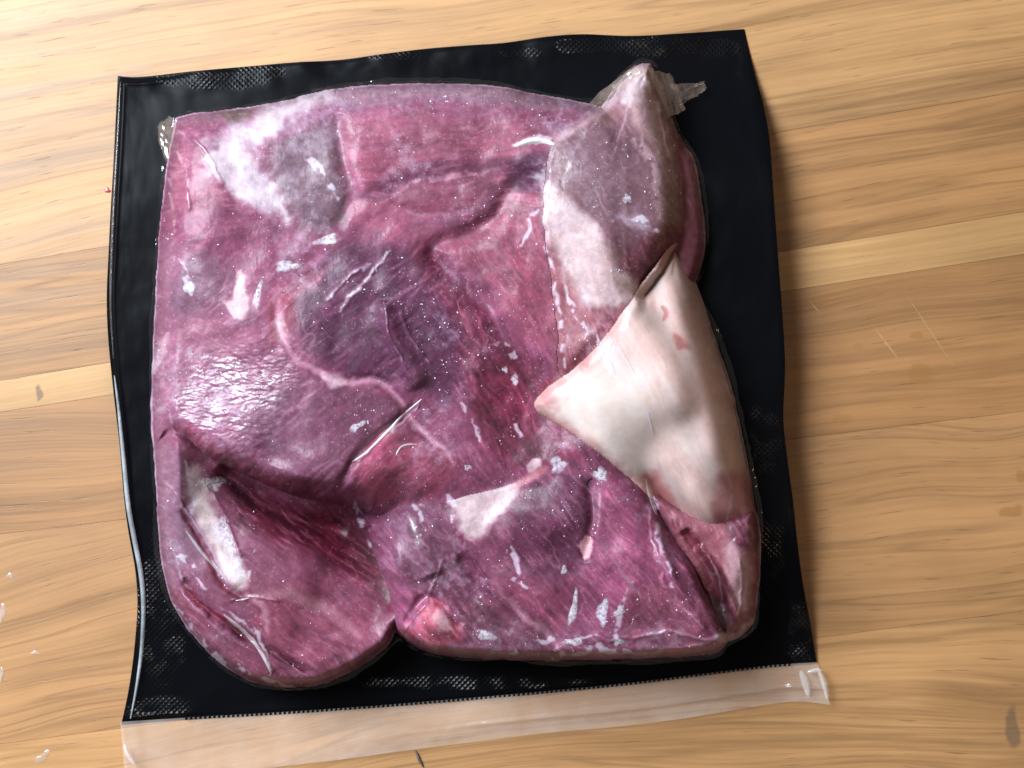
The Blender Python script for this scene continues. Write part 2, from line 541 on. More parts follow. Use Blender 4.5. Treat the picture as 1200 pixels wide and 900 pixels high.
# upper right piece
add('upper_right', gauss_line([(700, 128), (735, 100), (757, 80)], 9, 12)); add('upper_right', lump(755, 105, 22, 30, 12))
add('upper_right', gauss_line([(748, 130), (770, 165), (776, 230), (772, 300)], 8, 6)); add('upper_right', lump(715, 200, 40, 60, 8))
add('upper_right', gauss_line([(652, 235), (690, 275), (735, 340)], 12, 7)); add('upper_right', gauss_line([(668, 200), (700, 262), (748, 318)], 8, -6))
add('upper_right', gauss_line([(668, 330), (672, 380), (662, 430)], 8, -6)); add('upper_right', lump(720, 385, 40, 26, -14, -40))

# fat cap
add('fat_cap', lump(720, 470, 60, 50, 6)); add('fat_cap', gauss_line([(800, 330), (815, 410), (835, 480), (850, 540)], 20, 9))
add('fat_cap', gauss_line([(760, 400), (785, 460), (800, 540)], 18, -5)); add('fat_cap', gauss_line([(760, 560), (790, 590), (800, 615)], 10, -8))
add('fat_cap', gauss_line([(845, 560), (852, 590), (846, 620)], 6, -9)); add('fat_cap', lump(815, 580, 14, 26, 7, -20))
add('fat_cap', lump(868, 585, 18, 34, -14))

# lower middle piece
add('lower_middle', lump(490, 620, 34, 55, 9, -15)); add('lower_middle', gauss_line([(474, 595), (486, 630), (505, 680)], 13, 7))
add('lower_middle', gauss_line([(535, 650), (575, 690), (630, 735), (660, 760)], 7, -8)); add('lower_middle', lump(650, 610, 50, 45, 8))
add('lower_middle', gauss_line([(690, 560), (694, 610), (684, 660)], 6, -6)); add('lower_middle', lump(735, 660, 45, 40, 6))
add('lower_middle', lump(620, 690, 40, 30, 6)); add('lower_middle', gauss_line([(530, 565), (575, 568), (630, 548)], 7, -5))
add('lower_middle', lump(515, 730, 24, 20, 10)); add('lower_middle', gauss_line([(470, 735), (500, 700), (545, 735)], 5, -5))
add('lower_middle', gauss_line([(765, 590), (775, 640), (795, 690), (830, 740)], 6, 5))

# lower right flap
add('lower_right', gauss_line([(800, 620), (825, 660), (850, 715)], 6, -12)); add('lower_right', gauss_line([(815, 640), (840, 670), (868, 730)], 5, 8))
add('lower_right', lump(838, 715, 18, 15, -12)); add('lower_right', lump(868, 665, 14, 30, 8))

# fine taut wrinkles of the film
WR = []
for k, pts, a in [('upper_right', [(752, 84), (720, 116), (690, 156)], 2.0), ('upper_right', [(752, 88), (736, 130), (716, 190)], 1.6), ('upper_right', [(754, 88), (756, 130), (750, 180)], 1.8),
                  ('upper_right', [(756, 86), (774, 130), (786, 190)], 2.0), ('upper_right', [(690, 150), (668, 190), (655, 235)], 1.4), ('upper_right', [(770, 170), (776, 230), (770, 300)], 1.8),
                  ('upper_right', [(655, 300), (664, 350), (662, 420)], 1.6), ('upper_right', [(672, 320), (690, 360), (684, 405)], 1.4),
                  ('fat_cap', [(700, 396), (712, 416), (722, 442)], 1.0), ('fat_cap', [(716, 394), (738, 424), (754, 458)], 1.2), ('fat_cap', [(820, 560), (806, 600), (812, 626)], 2.0),
                  ('fat_cap', [(850, 540), (858, 580), (850, 620)], 2.4), ('fat_cap', [(760, 560), (780, 596), (796, 612)], 2.0),
                  ('lower_right', [(850, 746), (826, 690), (800, 640)], 2.4), ('lower_right', [(852, 744), (846, 700), (830, 650)], 2.0), ('lower_right', [(858, 742), (868, 700), (866, 650)], 1.8),
                  ('lower_right', [(846, 744), (812, 702), (786, 640)], 1.6), ('lower_middle', [(840, 748), (790, 700), (766, 640), (758, 590)], 1.8), ('lower_middle', [(838, 752), (780, 742), (700, 752)], 1.4),
                  ('lower_middle', [(830, 756), (770, 764), (690, 766)], 1.6), ('lower_middle', [(470, 742), (500, 700), (520, 650)], 1.2), ('lower_middle', [(540, 655), (580, 692), (640, 742)], 1.2),
                  ('lower_left', [(190, 560), (222, 600), (250, 650), (270, 690)], 2.2), ('lower_left', [(200, 655), (222, 690), (262, 728), (316, 762), (372, 800)], 2.0),
                  ('lower_left', [(256, 712), (296, 748), (322, 792)], 1.8), ('lower_left', [(190, 620), (206, 660), (220, 690)], 1.4), ('lower_left', [(268, 706), (300, 700), (330, 706)], 1.6),
                  ('lower_left', [(236, 560), (262, 600), (284, 660)], 1.4), ('main', [(200, 160), (216, 200), (222, 250)], 1.4), ('main', [(204, 150), (240, 176), (262, 220)], 1.4),
                  ('main', [(196, 200), (205, 260), (200, 330)], 1.2), ('main', [(450, 352), (456, 392), (474, 424), (482, 448)], 1.6), ('main', [(470, 360), (484, 400), (506, 430)], 1.2),
                  ('main', [(398, 364), (426, 330), (458, 290)], 1.1), ('main', [(384, 352), (408, 326), (434, 306)], 1.0), ('main', [(606, 168), (628, 164), (650, 168)], 1.8),
                  ('main', [(415, 545), (450, 512), (494, 468)], 2.0), ('main', [(208, 505), (240, 530), (290, 556)], 1.6), ('main', [(196, 470), (204, 505), (212, 525)], 1.6)]:
    sl, g = gauss_line(pts, 2.0, a, 0.5)
    HT[k][sl] += g * sstep(0, 10, SD[k][sl])
    WR.append((k, sl, np.clip(g / a, 0, 1)))
# pieces that lie on top of their neighbours
und = np.maximum(np.maximum(HT['main'], HT['lower_middle']), HT['upper_right'])
for k, th, wd in (('upper_right', 7, 40), ('fat_cap', 15, 9)):
    low = HT['main'] if k == 'upper_right' else np.maximum(und, blur(und, 5))
    over = low + th * (1 - np.exp(-np.maximum(SD[k], 0) / wd))
    over = np.where(low > 30, over, 0)
    mx = np.maximum(HT[k], over)
    fil = np.where(SD[k] > 0, mx, np.where(low > 30, low, HT[k]))
    q = sstep(6, 24, SD[k])
    HT[k] = np.where(SD[k] > 0, np.maximum(mx * (1 - q) + q * blur(fil, 9), np.where(low > 30, low + 0.5 * np.clip(SD[k], 0, 6), 0)), HT[k])
HZ = {k: HT[k] + Z0 for k in POLY}
names = list(POLY)
def soft_union(a, b, kk, w=1.0):
    u = 0.5 * (HZ[a] + HZ[b] + np.sqrt((HZ[a] - HZ[b]) ** 2 + kk * kk))
    u = u - 0.5 * kk * np.exp(-((HZ[a] - HZ[b]) / kk) ** 2) * 0.7
    return w * u + (1 - w) * np.maximum(HZ[a], HZ[b])


STK = np.stack([HZ[k] for k in names])
t0 = STK.argmax(0)
inm, inl, ine = t0 == 0, t0 == 1, t0 == names.index('lower_middle')
UNI = soft_union('main', 'lower_middle', 16)
UNL = soft_union('main', 'lower_left', 22, 1 - sstep(215, 290, X))
HZ['main'] = np.where(inm, np.where(X < 300, np.maximum(UNL, np.where(X > 250, UNI, -99)), UNI), np.where(ine, UNI, np.where(inl & (X < 300), UNL, HZ['main'])))
inc = t0 == names.index('upper_right')
UNC = soft_union('main', 'upper_right', 12)
HZ['upper_right'] = np.where(inc, np.maximum(UNC, HZ['upper_right']), HZ['upper_right'])
HZ['lower_middle'] = np.where(ine, UNI, np.where(inm, HZ['lower_middle'], HZ['lower_middle']))
HZ['lower_left'] = np.where(inl, UNL, HZ['lower_left'])
STK = np.stack([HZ[k] for k in names])
TOPI = t0
TOPH = STK.max(0)
is_ = {k: TOPI == i for i, k in enumerate(names)}

# ------------------------------------------------------------------ meat colour (muscle, fat, gristle, frost bloom, with some shade and highlights painted in)
RGB = np.zeros(X.shape + (3,))
BASE = {'main': (144, 74, 106), 'lower_left': (146, 82, 110), 'upper_right': (136, 92, 100), 'right_back': (146, 82, 98), 'fat_cap': (222, 196, 194),
        'lower_middle': (138, 68, 100), 'lower_right': (158, 88, 104)}
for k in names:
    RGB[is_[k]] = BASE[k]


def paint(col, msk, a=1.0, only=None):
    sl, m = msk
    m = (m * a)[..., None]
    if only:
        ok = np.zeros(m.shape[:2], bool)
        for k in ([only] if isinstance(only, str) else only):
            ok |= is_[k][sl]
        m = m * ok[..., None]
    RGB[sl] = RGB[sl] * (1 - m) + np.array(col, float) * m


full = (slice(None), slice(None))
MU = [k for k in names if k != 'fat_cap']
# muscle fields, plus a painted crease shade and film highlight
M_ = 'main'
paint((166, 90, 116), m_poly([(395, 140), (480, 128), (600, 135), (648, 160), (600, 195), (520, 196), (440, 215), (405, 200)], 16), 0.9, M_)
paint((150, 118, 138), m_poly([(205, 140), (300, 118), (400, 98), (520, 92), (620, 104), (700, 120), (690, 136), (600, 124), (500, 116), (420, 122), (300, 140)], 10), 0.75, M_)
paint((122, 92, 106), m_poly([(318, 180), (360, 150), (392, 150), (402, 200), (412, 250), (372, 275), (345, 250), (322, 215)], 12), 0.9, M_)
paint((154, 80, 104), m_poly([(440, 236), (480, 214), (560, 200), (604, 206), (560, 238), (520, 250), (470, 250)], 9, 0.8), 0.6, M_)
paint((96, 46, 76), m_line([(420, 236), (470, 210), (530, 196), (590, 194), (640, 206)], 15, 12), 0.4, M_)
paint((92, 48, 78), m_poly([(604, 190), (645, 180), (646, 218), (615, 226), (600, 212)], 8), 0.75, M_)
paint((164, 82, 106), m_poly([(520, 285), (565, 262), (610, 225), (640, 240), (645, 320), (650, 410), (610, 390), (570, 335)], 10), 0.75, M_)
paint((160, 84, 112), m_poly([(412, 225), (450, 238), (500, 262), (540, 268), (500, 285), (440, 270), (410, 258)], 8), 0.8, M_)
paint((104, 32, 58), m_poly([(478, 292), (505, 288), (520, 315), (552, 350), (585, 400), (560, 400), (520, 360), (495, 330)], 12), 0.75, M_)
paint((96, 46, 78), m_poly([(352, 330), (400, 292), (460, 288), (500, 320), (530, 370), (545, 430), (520, 470), (470, 450), (400, 440), (360, 405), (345, 370)], 14), 0.85, M_)
paint((124, 72, 98), m_poly([(300, 470), (350, 445), (420, 455), (462, 470), (470, 500), (430, 535), (400, 560), (340, 560), (300, 530)], 14), 0.75, M_)
paint((168, 78, 106), m_poly([(418, 560), (425, 530), (470, 500), (520, 520), (535, 555), (500, 585), (440, 590)], 12), 0.8, M_)
paint((112, 38, 64), m_poly([(545, 400), (600, 410), (640, 440), (628, 480), (680, 530), (640, 545), (590, 545), (555, 490), (540, 440)], 16), 0.8, M_)
paint((158, 110, 134), m_poly([(178, 300), (215, 290), (240, 340), (215, 420), (200, 480), (178, 500)], 14), 0.55, M_)
paint((168, 98, 124), m_poly([(206, 380), (262, 370), (300, 400), (250, 430), (205, 470), (186, 440)], 12), 0.7, M_)
paint((122, 84, 104), m_poly([(205, 320), (245, 300), (262, 330), (240, 362), (205, 360)], 10), 0.6, M_)
paint((150, 62, 84), m_poly([(215, 500), (250, 520), (320, 556), (370, 574), (300, 568), (240, 540), (205, 510)], 8), 0.8, M_)
paint((166, 86, 106), m_poly([(312, 400), (316, 350), (340, 330), (380, 318), (360, 350), (345, 385)], 9), 0.7, M_)
paint((164, 92, 116), m_poly([(207, 175), (240, 180), (262, 230), (230, 250), (205, 240)], 10), 0.7, M_)
paint((108, 84, 80), m_poly([(258, 130), (292, 127), (286, 140), (270, 148)], 4), 0.9, M_)
A_ = 'lower_left'
paint((154, 112, 136), m_poly([(180, 520), (215, 540), (232, 600), (250, 650), (215, 665), (195, 690), (182, 620)], 12), 0.75, A_)
paint((92, 22, 44), m_poly([(262, 545), (330, 590), (400, 600), (450, 650), (466, 700), (460, 740), (430, 700), (380, 655), (310, 625), (275, 590)], 20), 0.85, A_)  # dark red flesh, with the shade of the crease painted in
paint((150, 78, 106), m_poly([(215, 690), (260, 730), (320, 770), (355, 800), (300, 800), (240, 765), (200, 705)], 8), 0.6, A_)
paint((158, 74, 98), m_poly([(300, 690), (380, 690), (440, 730), (410, 785), (350, 780), (300, 745)], 18), 0.5, A_)
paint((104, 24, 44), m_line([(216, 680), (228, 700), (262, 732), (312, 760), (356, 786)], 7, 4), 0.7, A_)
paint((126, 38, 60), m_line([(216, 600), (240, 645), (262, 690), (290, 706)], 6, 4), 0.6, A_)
E_ = 'lower_middle'
paint((104, 46, 76), m_poly([(620, 575), (660, 555), (692, 570), (694, 620), (680, 660), (640, 670), (600, 655), (600, 610)], 14), 0.85, E_)
paint((166, 84, 122), m_poly([(700, 570), (740, 580), (765, 620), (790, 690), (760, 720), (720, 705), (690, 680), (692, 620)], 12), 0.85, E_)
paint((124, 70, 96), m_poly([(450, 600), (480, 585), (520, 600), (530, 650), (520, 700), (480, 690), (460, 650)], 14), 0.8, E_)
paint((172, 112, 140), m_poly([(490, 752), (560, 756), (660, 762), (760, 758), (840, 745), (832, 770), (660, 780), (520, 775)], 6), 0.7, E_)
paint((110, 58, 74), m_poly([(560, 700), (640, 745), (660, 765), (580, 760), (545, 740)], 12), 0.6, E_)
paint((158, 74, 104), m_poly([(560, 660), (620, 680), (670, 700), (650, 740), (600, 700)], 12), 0.6, E_)
paint((204, 92, 116), m_poly([(490, 712), (515, 704), (530, 720), (545, 745), (520, 757), (495, 755)], 5), 0.85, E_)
paint((176, 72, 96), m_poly([(464, 740), (485, 725), (490, 752), (478, 750)], 4), 0.7, E_)
paint((150, 78, 100), m_poly([(735, 700), (780, 690), (826, 745), (790, 765), (740, 750)], 12), 0.6, E_)
C_ = 'upper_right'
paint((188, 152, 152), m_poly([(745, 90), (775, 95), (800, 180), (802, 230), (778, 210), (765, 160), (742, 130)], 9), 0.8, C_)
paint((216, 196, 200), m_poly([(742, 84), (757, 74), (764, 84), (752, 112), (735, 124), (728, 112)], 5), 0.9, C_)
paint((122, 84, 98), m_poly([(672, 165), (730, 150), (765, 200), (768, 270), (745, 300), (710, 270), (680, 230)], 14), 0.7, C_)
paint((112, 46, 62), m_poly([(720, 310), (765, 270), (790, 290), (750, 350), (725, 345)], 10), 0.7, C_)
paint((170, 92, 104), m_poly([(646, 320), (680, 345), (712, 365), (690, 400), (660, 435), (650, 390)], 8), 0.8, C_)
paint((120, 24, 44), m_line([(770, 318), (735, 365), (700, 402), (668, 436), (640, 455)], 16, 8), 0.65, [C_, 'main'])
paint((196, 160, 168), m_line([(655, 165), (690, 142), (722, 118), (740, 92)], 7, 5), 0.7, C_)
F_ = 'lower_right'
paint((206, 176, 182), m_poly([(848, 640), (872, 640), (882, 680), (875, 720), (858, 700), (850, 670)], 9), 0.7, F_)
paint((120, 62, 84), m_poly([(850, 600), (885, 605), (886, 640), (860, 640)], 8), 0.8, F_)
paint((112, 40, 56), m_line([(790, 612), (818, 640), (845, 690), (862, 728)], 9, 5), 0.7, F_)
paint((120, 96, 104), m_poly([(818, 706), (840, 700), (858, 720), (848, 736), (828, 732)], 5), 0.8, F_)
paint((216, 196, 202), m_poly([(832, 742), (862, 738), (882, 722), (880, 738), (850, 754)], 4), 0.85, [F_, E_])
paint((222, 202, 206), m_line([(648, 170), (672, 150), (702, 130), (724, 104), (742, 82)], 8, 5), 0.8, C_)
paint((206, 180, 184), m_line([(735, 150), (762, 190), (776, 235), (774, 285)], 8, 6, broken=0.35, seed=61), 0.55, C_)  # film highlight painted as a broken pale streak
paint((172, 132, 132), m_poly([(778, 150), (800, 180), (806, 250), (790, 290), (776, 250), (782, 200)], 6), 0.7, C_)
paint((120, 56, 68), m_poly([(772, 262), (790, 262), (792, 288), (776, 296)], 6), 0.6, C_)
paint((150, 76, 92), m_poly([(648, 310), (664, 330), (676, 372), (664, 420), (654, 380)], 6), 0.5, C_)
paint((150, 118, 118), m_poly([(745, 110), (768, 100), (785, 150), (800, 210), (796, 250), (780, 235), (768, 180), (750, 140)], 8), 0.7, C_)
paint((170, 104, 116), m_poly([(642, 285), (662, 300), (682, 335), (692, 365), (680, 400), (662, 432), (650, 380)], 8), 0.7, C_)
paint((188, 168, 190), m_poly([(722, 254), (745, 258), (762, 264), (756, 272), (732, 266)], 4, 1.5), 0.6, C_)
paint((222, 206, 214), m_poly([(638, 222), (656, 230), (682, 250), (700, 272), (690, 285), (664, 272), (642, 252)], 7), 0.7, C_)
G_ = 'right_back'
paint((168, 110, 122), m_line([(808, 170), (818, 230), (820, 310)], 10, 6), 0.6, G_)

band = np.exp(-(SD['upper_right'] / 9.0) ** 2)[..., None] * (is_['main'] | is_['upper_right'])[..., None]
RGB = RGB * (1 - band) + band * np.stack([blur(RGB[..., c], 6) for c in range(3)], -1)
# fibre structure in the muscle
def fibres(deg, stretch, scale, seed, octv=3):
    a = math.radians(deg)
    u = (X + 10 * W2x) * math.cos(a) + (Y + 10 * W2y) * math.sin(a); v = -(X + 10 * W2x) * math.sin(a) + (Y + 10 * W2y) * math.cos(a)
    return fbm(u / stretch, v, scale, octv, seed)


def fibre_map(stretch, scale, seed):
    top = sstep(250, 300, Y + 40 * n_big * 2)
    rgt = sstep(500, 560, X + 40 * n_big * 2)
    m = fibres(-8, stretch, scale, seed) * (1 - top) + top * (fibres(-38, stretch, scale, seed + 11) * (1 - rgt) + rgt * fibres(62, stretch, scale, seed + 22))
    for k, dg in (('lower_left', 38), ('upper_right', 62), ('lower_middle', 48), ('lower_right', 62), ('right_back', 78)):
        m = np.where(is_[k], fibres(dg, stretch, scale, seed + 33), m)
    return m


fib = fibre_map(7.0, 3.6, 401)
fib2 = fibre_map(3.5, 11.0, 501)
fib3 = fibre_map(5.0, 2.2, 601)
musc = 1 - sstep(0.35, 0.62, RGB.min(-1) / RGB.max(-1)) * 0.8
mult = 1 + musc * (0.34 * fib + 0.28 * fib2 + 0.30 * n_med + 0.26 * n_big + 0.22 * fib3)
RGB *= mult[..., None]
# fine marbling
vein = 1 - sstep(0.0, 0.035, np.abs(fbm(XW, YW, 75, 3, 431)))
vein *= sstep(-0.05, 0.25, fbm(X, Y, 60, 2, 441))
paint((196, 140, 160), (full, vein), 0.30, MU)
vein2 = 1 - sstep(0.0, 0.05, np.abs(fibre_map(2.6, 26, 451))); vein2 *= sstep(0.02, 0.3, fbm(X, Y, 40, 2, 461))
paint((196, 136, 154), (full, vein2), 0.40, MU)

paint((204, 160, 178), (full, sstep(0.10, 0.34, fib) * sstep(-0.1, 0.25, fbm(X, Y, 50, 3, 471))), 0.26, MU)
# fat, sinew and gristle with a shape of their own
FATM = {}


def fat(key, chunk, pts, col, soft=5, a=0.95, warp=1.0):
    sl, m = m_poly(pts, soft, warp)
    paint(col, (sl, m), a, chunk)
    if key:
        FATM.setdefault((key, chunk), np.zeros(X.shape))
        FATM[(key, chunk)][sl] = np.maximum(FATM[(key, chunk)][sl], m)
    sl2, m2 = sl, m * sstep(0.0, 0.35, fbm(X[sl], Y[sl], 16, 3, len(pts) * 7))
    paint(tuple(min(255, c + 18) for c in col), (sl2, m2), 0.5, chunk)


fat('fat_patch', M_, [(244, 190), (262, 165), (290, 142), (330, 122), (384, 108), (388, 116), (352, 140), (322, 162), (306, 188), (320, 214), (338, 236), (345, 258), (330, 264), (305, 238), (268, 228), (246, 208)], (206, 188, 200), 11, 0.95, 2.4)
fat('fat_streak', M_, [(280, 318), (289, 330), (290, 350), (281, 372), (266, 362), (258, 354), (270, 346)], (222, 182, 190), 3)
fat('fat_fleck', M_, [(181, 428), (190, 405), (198, 390), (194, 412), (184, 434)], (214, 178, 192), 3, 0.8)
fat('fat_wedge', E_, [(522, 570), (545, 562), (580, 562), (606, 564), (600, 590), (580, 612), (560, 636), (546, 630), (530, 600)], (208, 182, 188), 5)
paint((206, 130, 140), m_line([(598, 574), (625, 560), (640, 548)], 8, 4), 0.7, [E_, M_])
fat('fat_band', C_, [(638, 216), (658, 226), (690, 262), (722, 300), (748, 336), (735, 356), (702, 358), (672, 340), (652, 296), (636, 250)], (216, 186, 188), 9)
fat('fat_seam', A_, [(222, 548), (238, 552), (252, 590), (262, 622), (282, 660), (290, 686), (276, 690), (258, 660), (240, 622), (226, 580)], (232, 212, 214), 7, 0.95)
fat(None, E_, [(572, 540), (586, 532), (590, 545), (578, 556), (568, 552)], (200, 160, 176), 3, 0.7)
fat(None, M_, [(618, 548), (632, 536), (636, 546), (622, 558)], (208, 178, 188), 2, 0.8)
fat(None, E_, [(684, 632), (692, 634), (691, 650), (685, 660), (682, 648)], (224, 172, 180), 1.5, 0.9)
fat(None, E_, [(508, 716), (522, 722), (528, 740), (516, 740)], (232, 180, 188), 3, 0.7)
paint((208, 152, 174), m_line([(326, 352), (328, 385), (345, 420), (378, 440), (402, 448), (440, 444), (462, 462), (482, 492), (510, 512), (532, 545)], 7, 4), 0.7, M_)
paint((226, 182, 196), m_poly([(318, 378), (332, 376), (336, 398), (324, 404)], 5), 0.7, M_)
paint((224, 190, 206), m_poly([(372, 438), (398, 440), (402, 450), (386, 456)], 4), 0.7, M_)
paint((196, 140, 158), m_line([(445, 237), (480, 216), (540, 202), (575, 205)], 4, 3, 0.9, broken=0.35, seed=70), 0.55, M_)
paint((190, 132, 152), m_line([(450, 242), (485, 252), (520, 250), (570, 228), (592, 210)], 4, 3, 0.9, broken=0.4, seed=71), 0.5, M_)
paint((194, 136, 150), m_line([(575, 680), (610, 715), (640, 738), (668, 758)], 6, 4), 0.6, E_)
paint((190, 140, 160), m_line([(715, 650), (735, 680), (752, 700)], 5, 3), 0.5, E_)
paint((206, 160, 170), m_line([(300, 700), (335, 695), (380, 712), (420, 745)], 10, 8), 0.4, A_)
paint((210, 170, 180), m_line([(290, 700), (310, 712), (312, 740)], 6, 5), 0.5, A_)
# the fat cap itself
D_ = 'fat_cap'
paint((232, 220, 216), m_poly([(640, 478), (700, 430), (745, 430), (770, 490), (760, 550), (720, 540), (670, 505)], 22), 0.9, D_)
paint((222, 188, 184), m_poly([(775, 330), (810, 350), (850, 450), (875, 540), (860, 560), (820, 480), (790, 420), (760, 400)], 26), 0.65, D_)
paint((218, 158, 160), m_line([(788, 288), (745, 345), (706, 396), (660, 444), (628, 478), (664, 505), (702, 532), (768, 590)], 13, 9, taper=False), 0.65, D_)
paint((228, 204, 200), m_poly([(722, 370), (750, 335), (785, 300), (780, 325), (752, 360)], 7), 0.8, D_)
paint((236, 232, 236), (full, sstep(0.05, 0.3, fbm(X - Y * 0.4, Y * 0.35, 24, 3, 581))), 0.35, D_)
paint((206, 140, 146), (full, sstep(0.16, 0.4, fbm(XW, YW, 40, 4, 591)) * (1 - sstep(6, 40, SD[D_]))), 0.5, D_)
paint((176, 88, 92), m_poly([(794, 388), (802, 394), (809, 408), (801, 412), (794, 400)], 5, 1.6), 0.6, D_)
paint((188, 104, 106), m_line([(778, 356), (784, 364), (782, 374)], 4, 2), 0.6, D_)
paint((200, 110, 112), m_poly([(754, 555), (775, 560), (790, 596), (770, 590)], 8), 0.7, D_)
paint((176, 112, 122), m_poly([(846, 555), (882, 560), (888, 610), (850, 622), (838, 600)], 9), 0.8, D_)
paint((180, 120, 124), m_line([(838, 590), (842, 612), (832, 632)], 6, 5), 0.6, D_)
fb = fbm(X, Y, 26, 5, 501)
RGB[is_[D_]] *= (1 + 0.11 * fb[is_[D_]] + 0.08 * n_big[is_[D_]] + 0.02 * n_fin[is_[D_]])[:, None]

# frost bloom on the outside of the frozen flesh
bloom = 0.16 + 0.55 * sstep(-0.05, 0.4, fbm(X, Y, 80, 4, 511)) * sstep(-0.3, 0.3, fbm(X, Y, 9, 3, 521))
for (cx, cy, rx, ry, a) in [(300, 150, 90, 30, .25), (500, 112, 180, 24, .30), (260, 470, 70, 60, .40), (215, 600, 40, 80, .25), (480, 620, 40, 50, .22),
                            (700, 220, 50, 60, .20), (650, 750, 150, 24, .22), (230, 330, 40, 40, .2), (260, 780, 60, 30, .15)]:
    bloom = bloom + lump(cx, cy, rx, ry, a)
for k, a in (('fat_cap', 0.1), ('lower_left', 0.65), ('lower_right', 0.6), ('right_back', 0.7)):
    bloom[is_[k]] *= a
bloom *= 1 - 0.7 * lump(600, 470, 60, 60, 1)
bloom *= np.where(is_['lower_left'], 1 - 0.95 * lump(390, 625, 95, 55, 1, 20), 1)  # bloom held back so the painted crease shade stays dark
bloom = np.clip(bloom, 0, 0.75)
bloom = bloom * (0.65 + 0.7 * sstep(-0.25, 0.25, fbm(X, Y, 4.5, 3, 531)))
paint((198, 186, 210), (full, np.clip(bloom, 0, 0.8)), 0.56)
# pale film edge around the meat, its rim light painted into the colour
edge = np.zeros(X.shape)
for k in names:
    edge = np.maximum(edge, np.where(is_[k], TOPH - Z0, 0))
USD = np.max(np.stack([SD[k] for k in names]), 0)
outer = 1 - sstep(10, 24, USD)
rim = outer * (1 - sstep(4, 40, edge)) * sstep(-0.35, 0.2, n_med)
paint((202, 174, 198), (full, rim), 0.45, MU)

rim2 = outer * (1 - sstep(8, 18, edge)) * sstep(-1, 2, edge) * (0.55 + 0.45 * sstep(-0.2, 0.2, n_med))
paint((236, 200, 222), (full, rim2), 0.8, MU)
for k, sl, g in WR:
    paint((214, 196, 214), (sl, g ** 2 * sstep(-0.1, 0.25, fbm(X[sl], Y[sl], 12, 2, 571))), 0.4, k)  # pale lines paint in the light caught by the wrinkles
# thin frost lines and smears
for i, (pts, wd, br) in enumerate([
        ([(400, 362), (425, 330), (458, 290)], 3, 0.45), ([(383, 352), (410, 325), (432, 308)], 3, 0.5), ([(605, 169), (625, 164), (648, 168)], 7, 0.0),
        ([(646, 176), (644, 205), (640, 235)], 5, 0.5), ([(632, 245), (622, 262), (612, 285)], 6, 0.5), ([(640, 290), (650, 335), (657, 400), (662, 440)], 4, 0.4),
        ([(660, 330), (672, 362), (688, 390)], 6, 0.45), ([(598, 640), (606, 664), (600, 675), (618, 688)], 7, 0.35), ([(757, 560), (768, 600), (772, 640), (792, 690)], 5, 0.35),
        ([(738, 680), (728, 718), (718, 752)], 5, 0.5), ([(650, 768), (690, 762), (742, 762)], 8, 0.35), ([(215, 540), (232, 580), (228, 600)], 6, 0.45),
        ([(480, 590), (494, 604), (490, 625)], 6, 0.5), ([(588, 770), (640, 748), (700, 746)], 5, 0.55), ([(415, 585), (425, 610), (432, 640)], 8, 0.45),
        ([(210, 300), (218, 325), (226, 345)], 7, 0.5), ([(345, 175), (375, 200), (395, 235)], 8, 0.55), ([(700, 395), (708, 415), (718, 440)], 3, 0.4),
        ([(716, 395), (735, 430), (752, 455)], 3, 0.3), ([(758, 475), (762, 500), (766, 512)], 4, 0.3), ([(735, 255), (760, 262), (768, 268)], 7, 0.45),
        ([(300, 640), (296, 655), (290, 680)], 4, 0.5), ([(205, 655), (225, 665), (240, 690)], 6, 0.4), ([(265, 720), (300, 745), (318, 785)], 4, 0.3),
        ([(195, 700), (235, 750), (290, 792), (340, 802)], 5, 0.4), ([(520, 575), (530, 590), (528, 610)], 6, 0.4), ([(540, 470), (556, 500), (562, 520)], 5, 0.5),
        ([(575, 400), (600, 410), (606, 450)], 8, 0.6), ([(590, 470), (606, 500), (612, 530)], 5, 0.5)]):
    paint((222, 214, 232), m_line(pts, wd, 2, 0.8, broken=br, seed=i), 0.72)
# grain of tiny ice crystals
sp = (white > 0.990) & (fbm(X, Y, 35, 3, 541) + 0.25 * n_med > -0.16)
k3 = sp.astype(float)
k3 = np.maximum(k3, 0.45 * np.roll(k3, 1, 0)); k3 = np.maximum(k3, 0.45 * np.roll(k3, 1, 1))
paint((226, 216, 234), (full, k3), 0.32, MU)
RGB *= (1 + (0.06 * (rng.random(X.shape) - 0.5) + 0.09 * n_fin) * np.where(is_['fat_cap'], 0.15, 1.0))[..., None]
lum = (RGB * np.array([0.3, 0.55, 0.15])).sum(-1, keepdims=True)
RGB[..., 2] *= np.where(is_['fat_cap'], 1.0, 0.99)
keep = np.where(is_['fat_cap'], 1.0, 0.87)[..., None]
RGB = lum + (RGB - lum) * keep
mot = fbm(XW, YW, 9, 3, 551)
RGB *= np.where(is_['fat_cap'], 1.0, 1 + 0.06 * mot)[..., None]
RGB = np.where(is_['fat_cap'][..., None], RGB, 255 * (np.clip(RGB, 0, 255) / 255) ** 1.28)
GLOSS = 0.13 + 0.18 * n_med
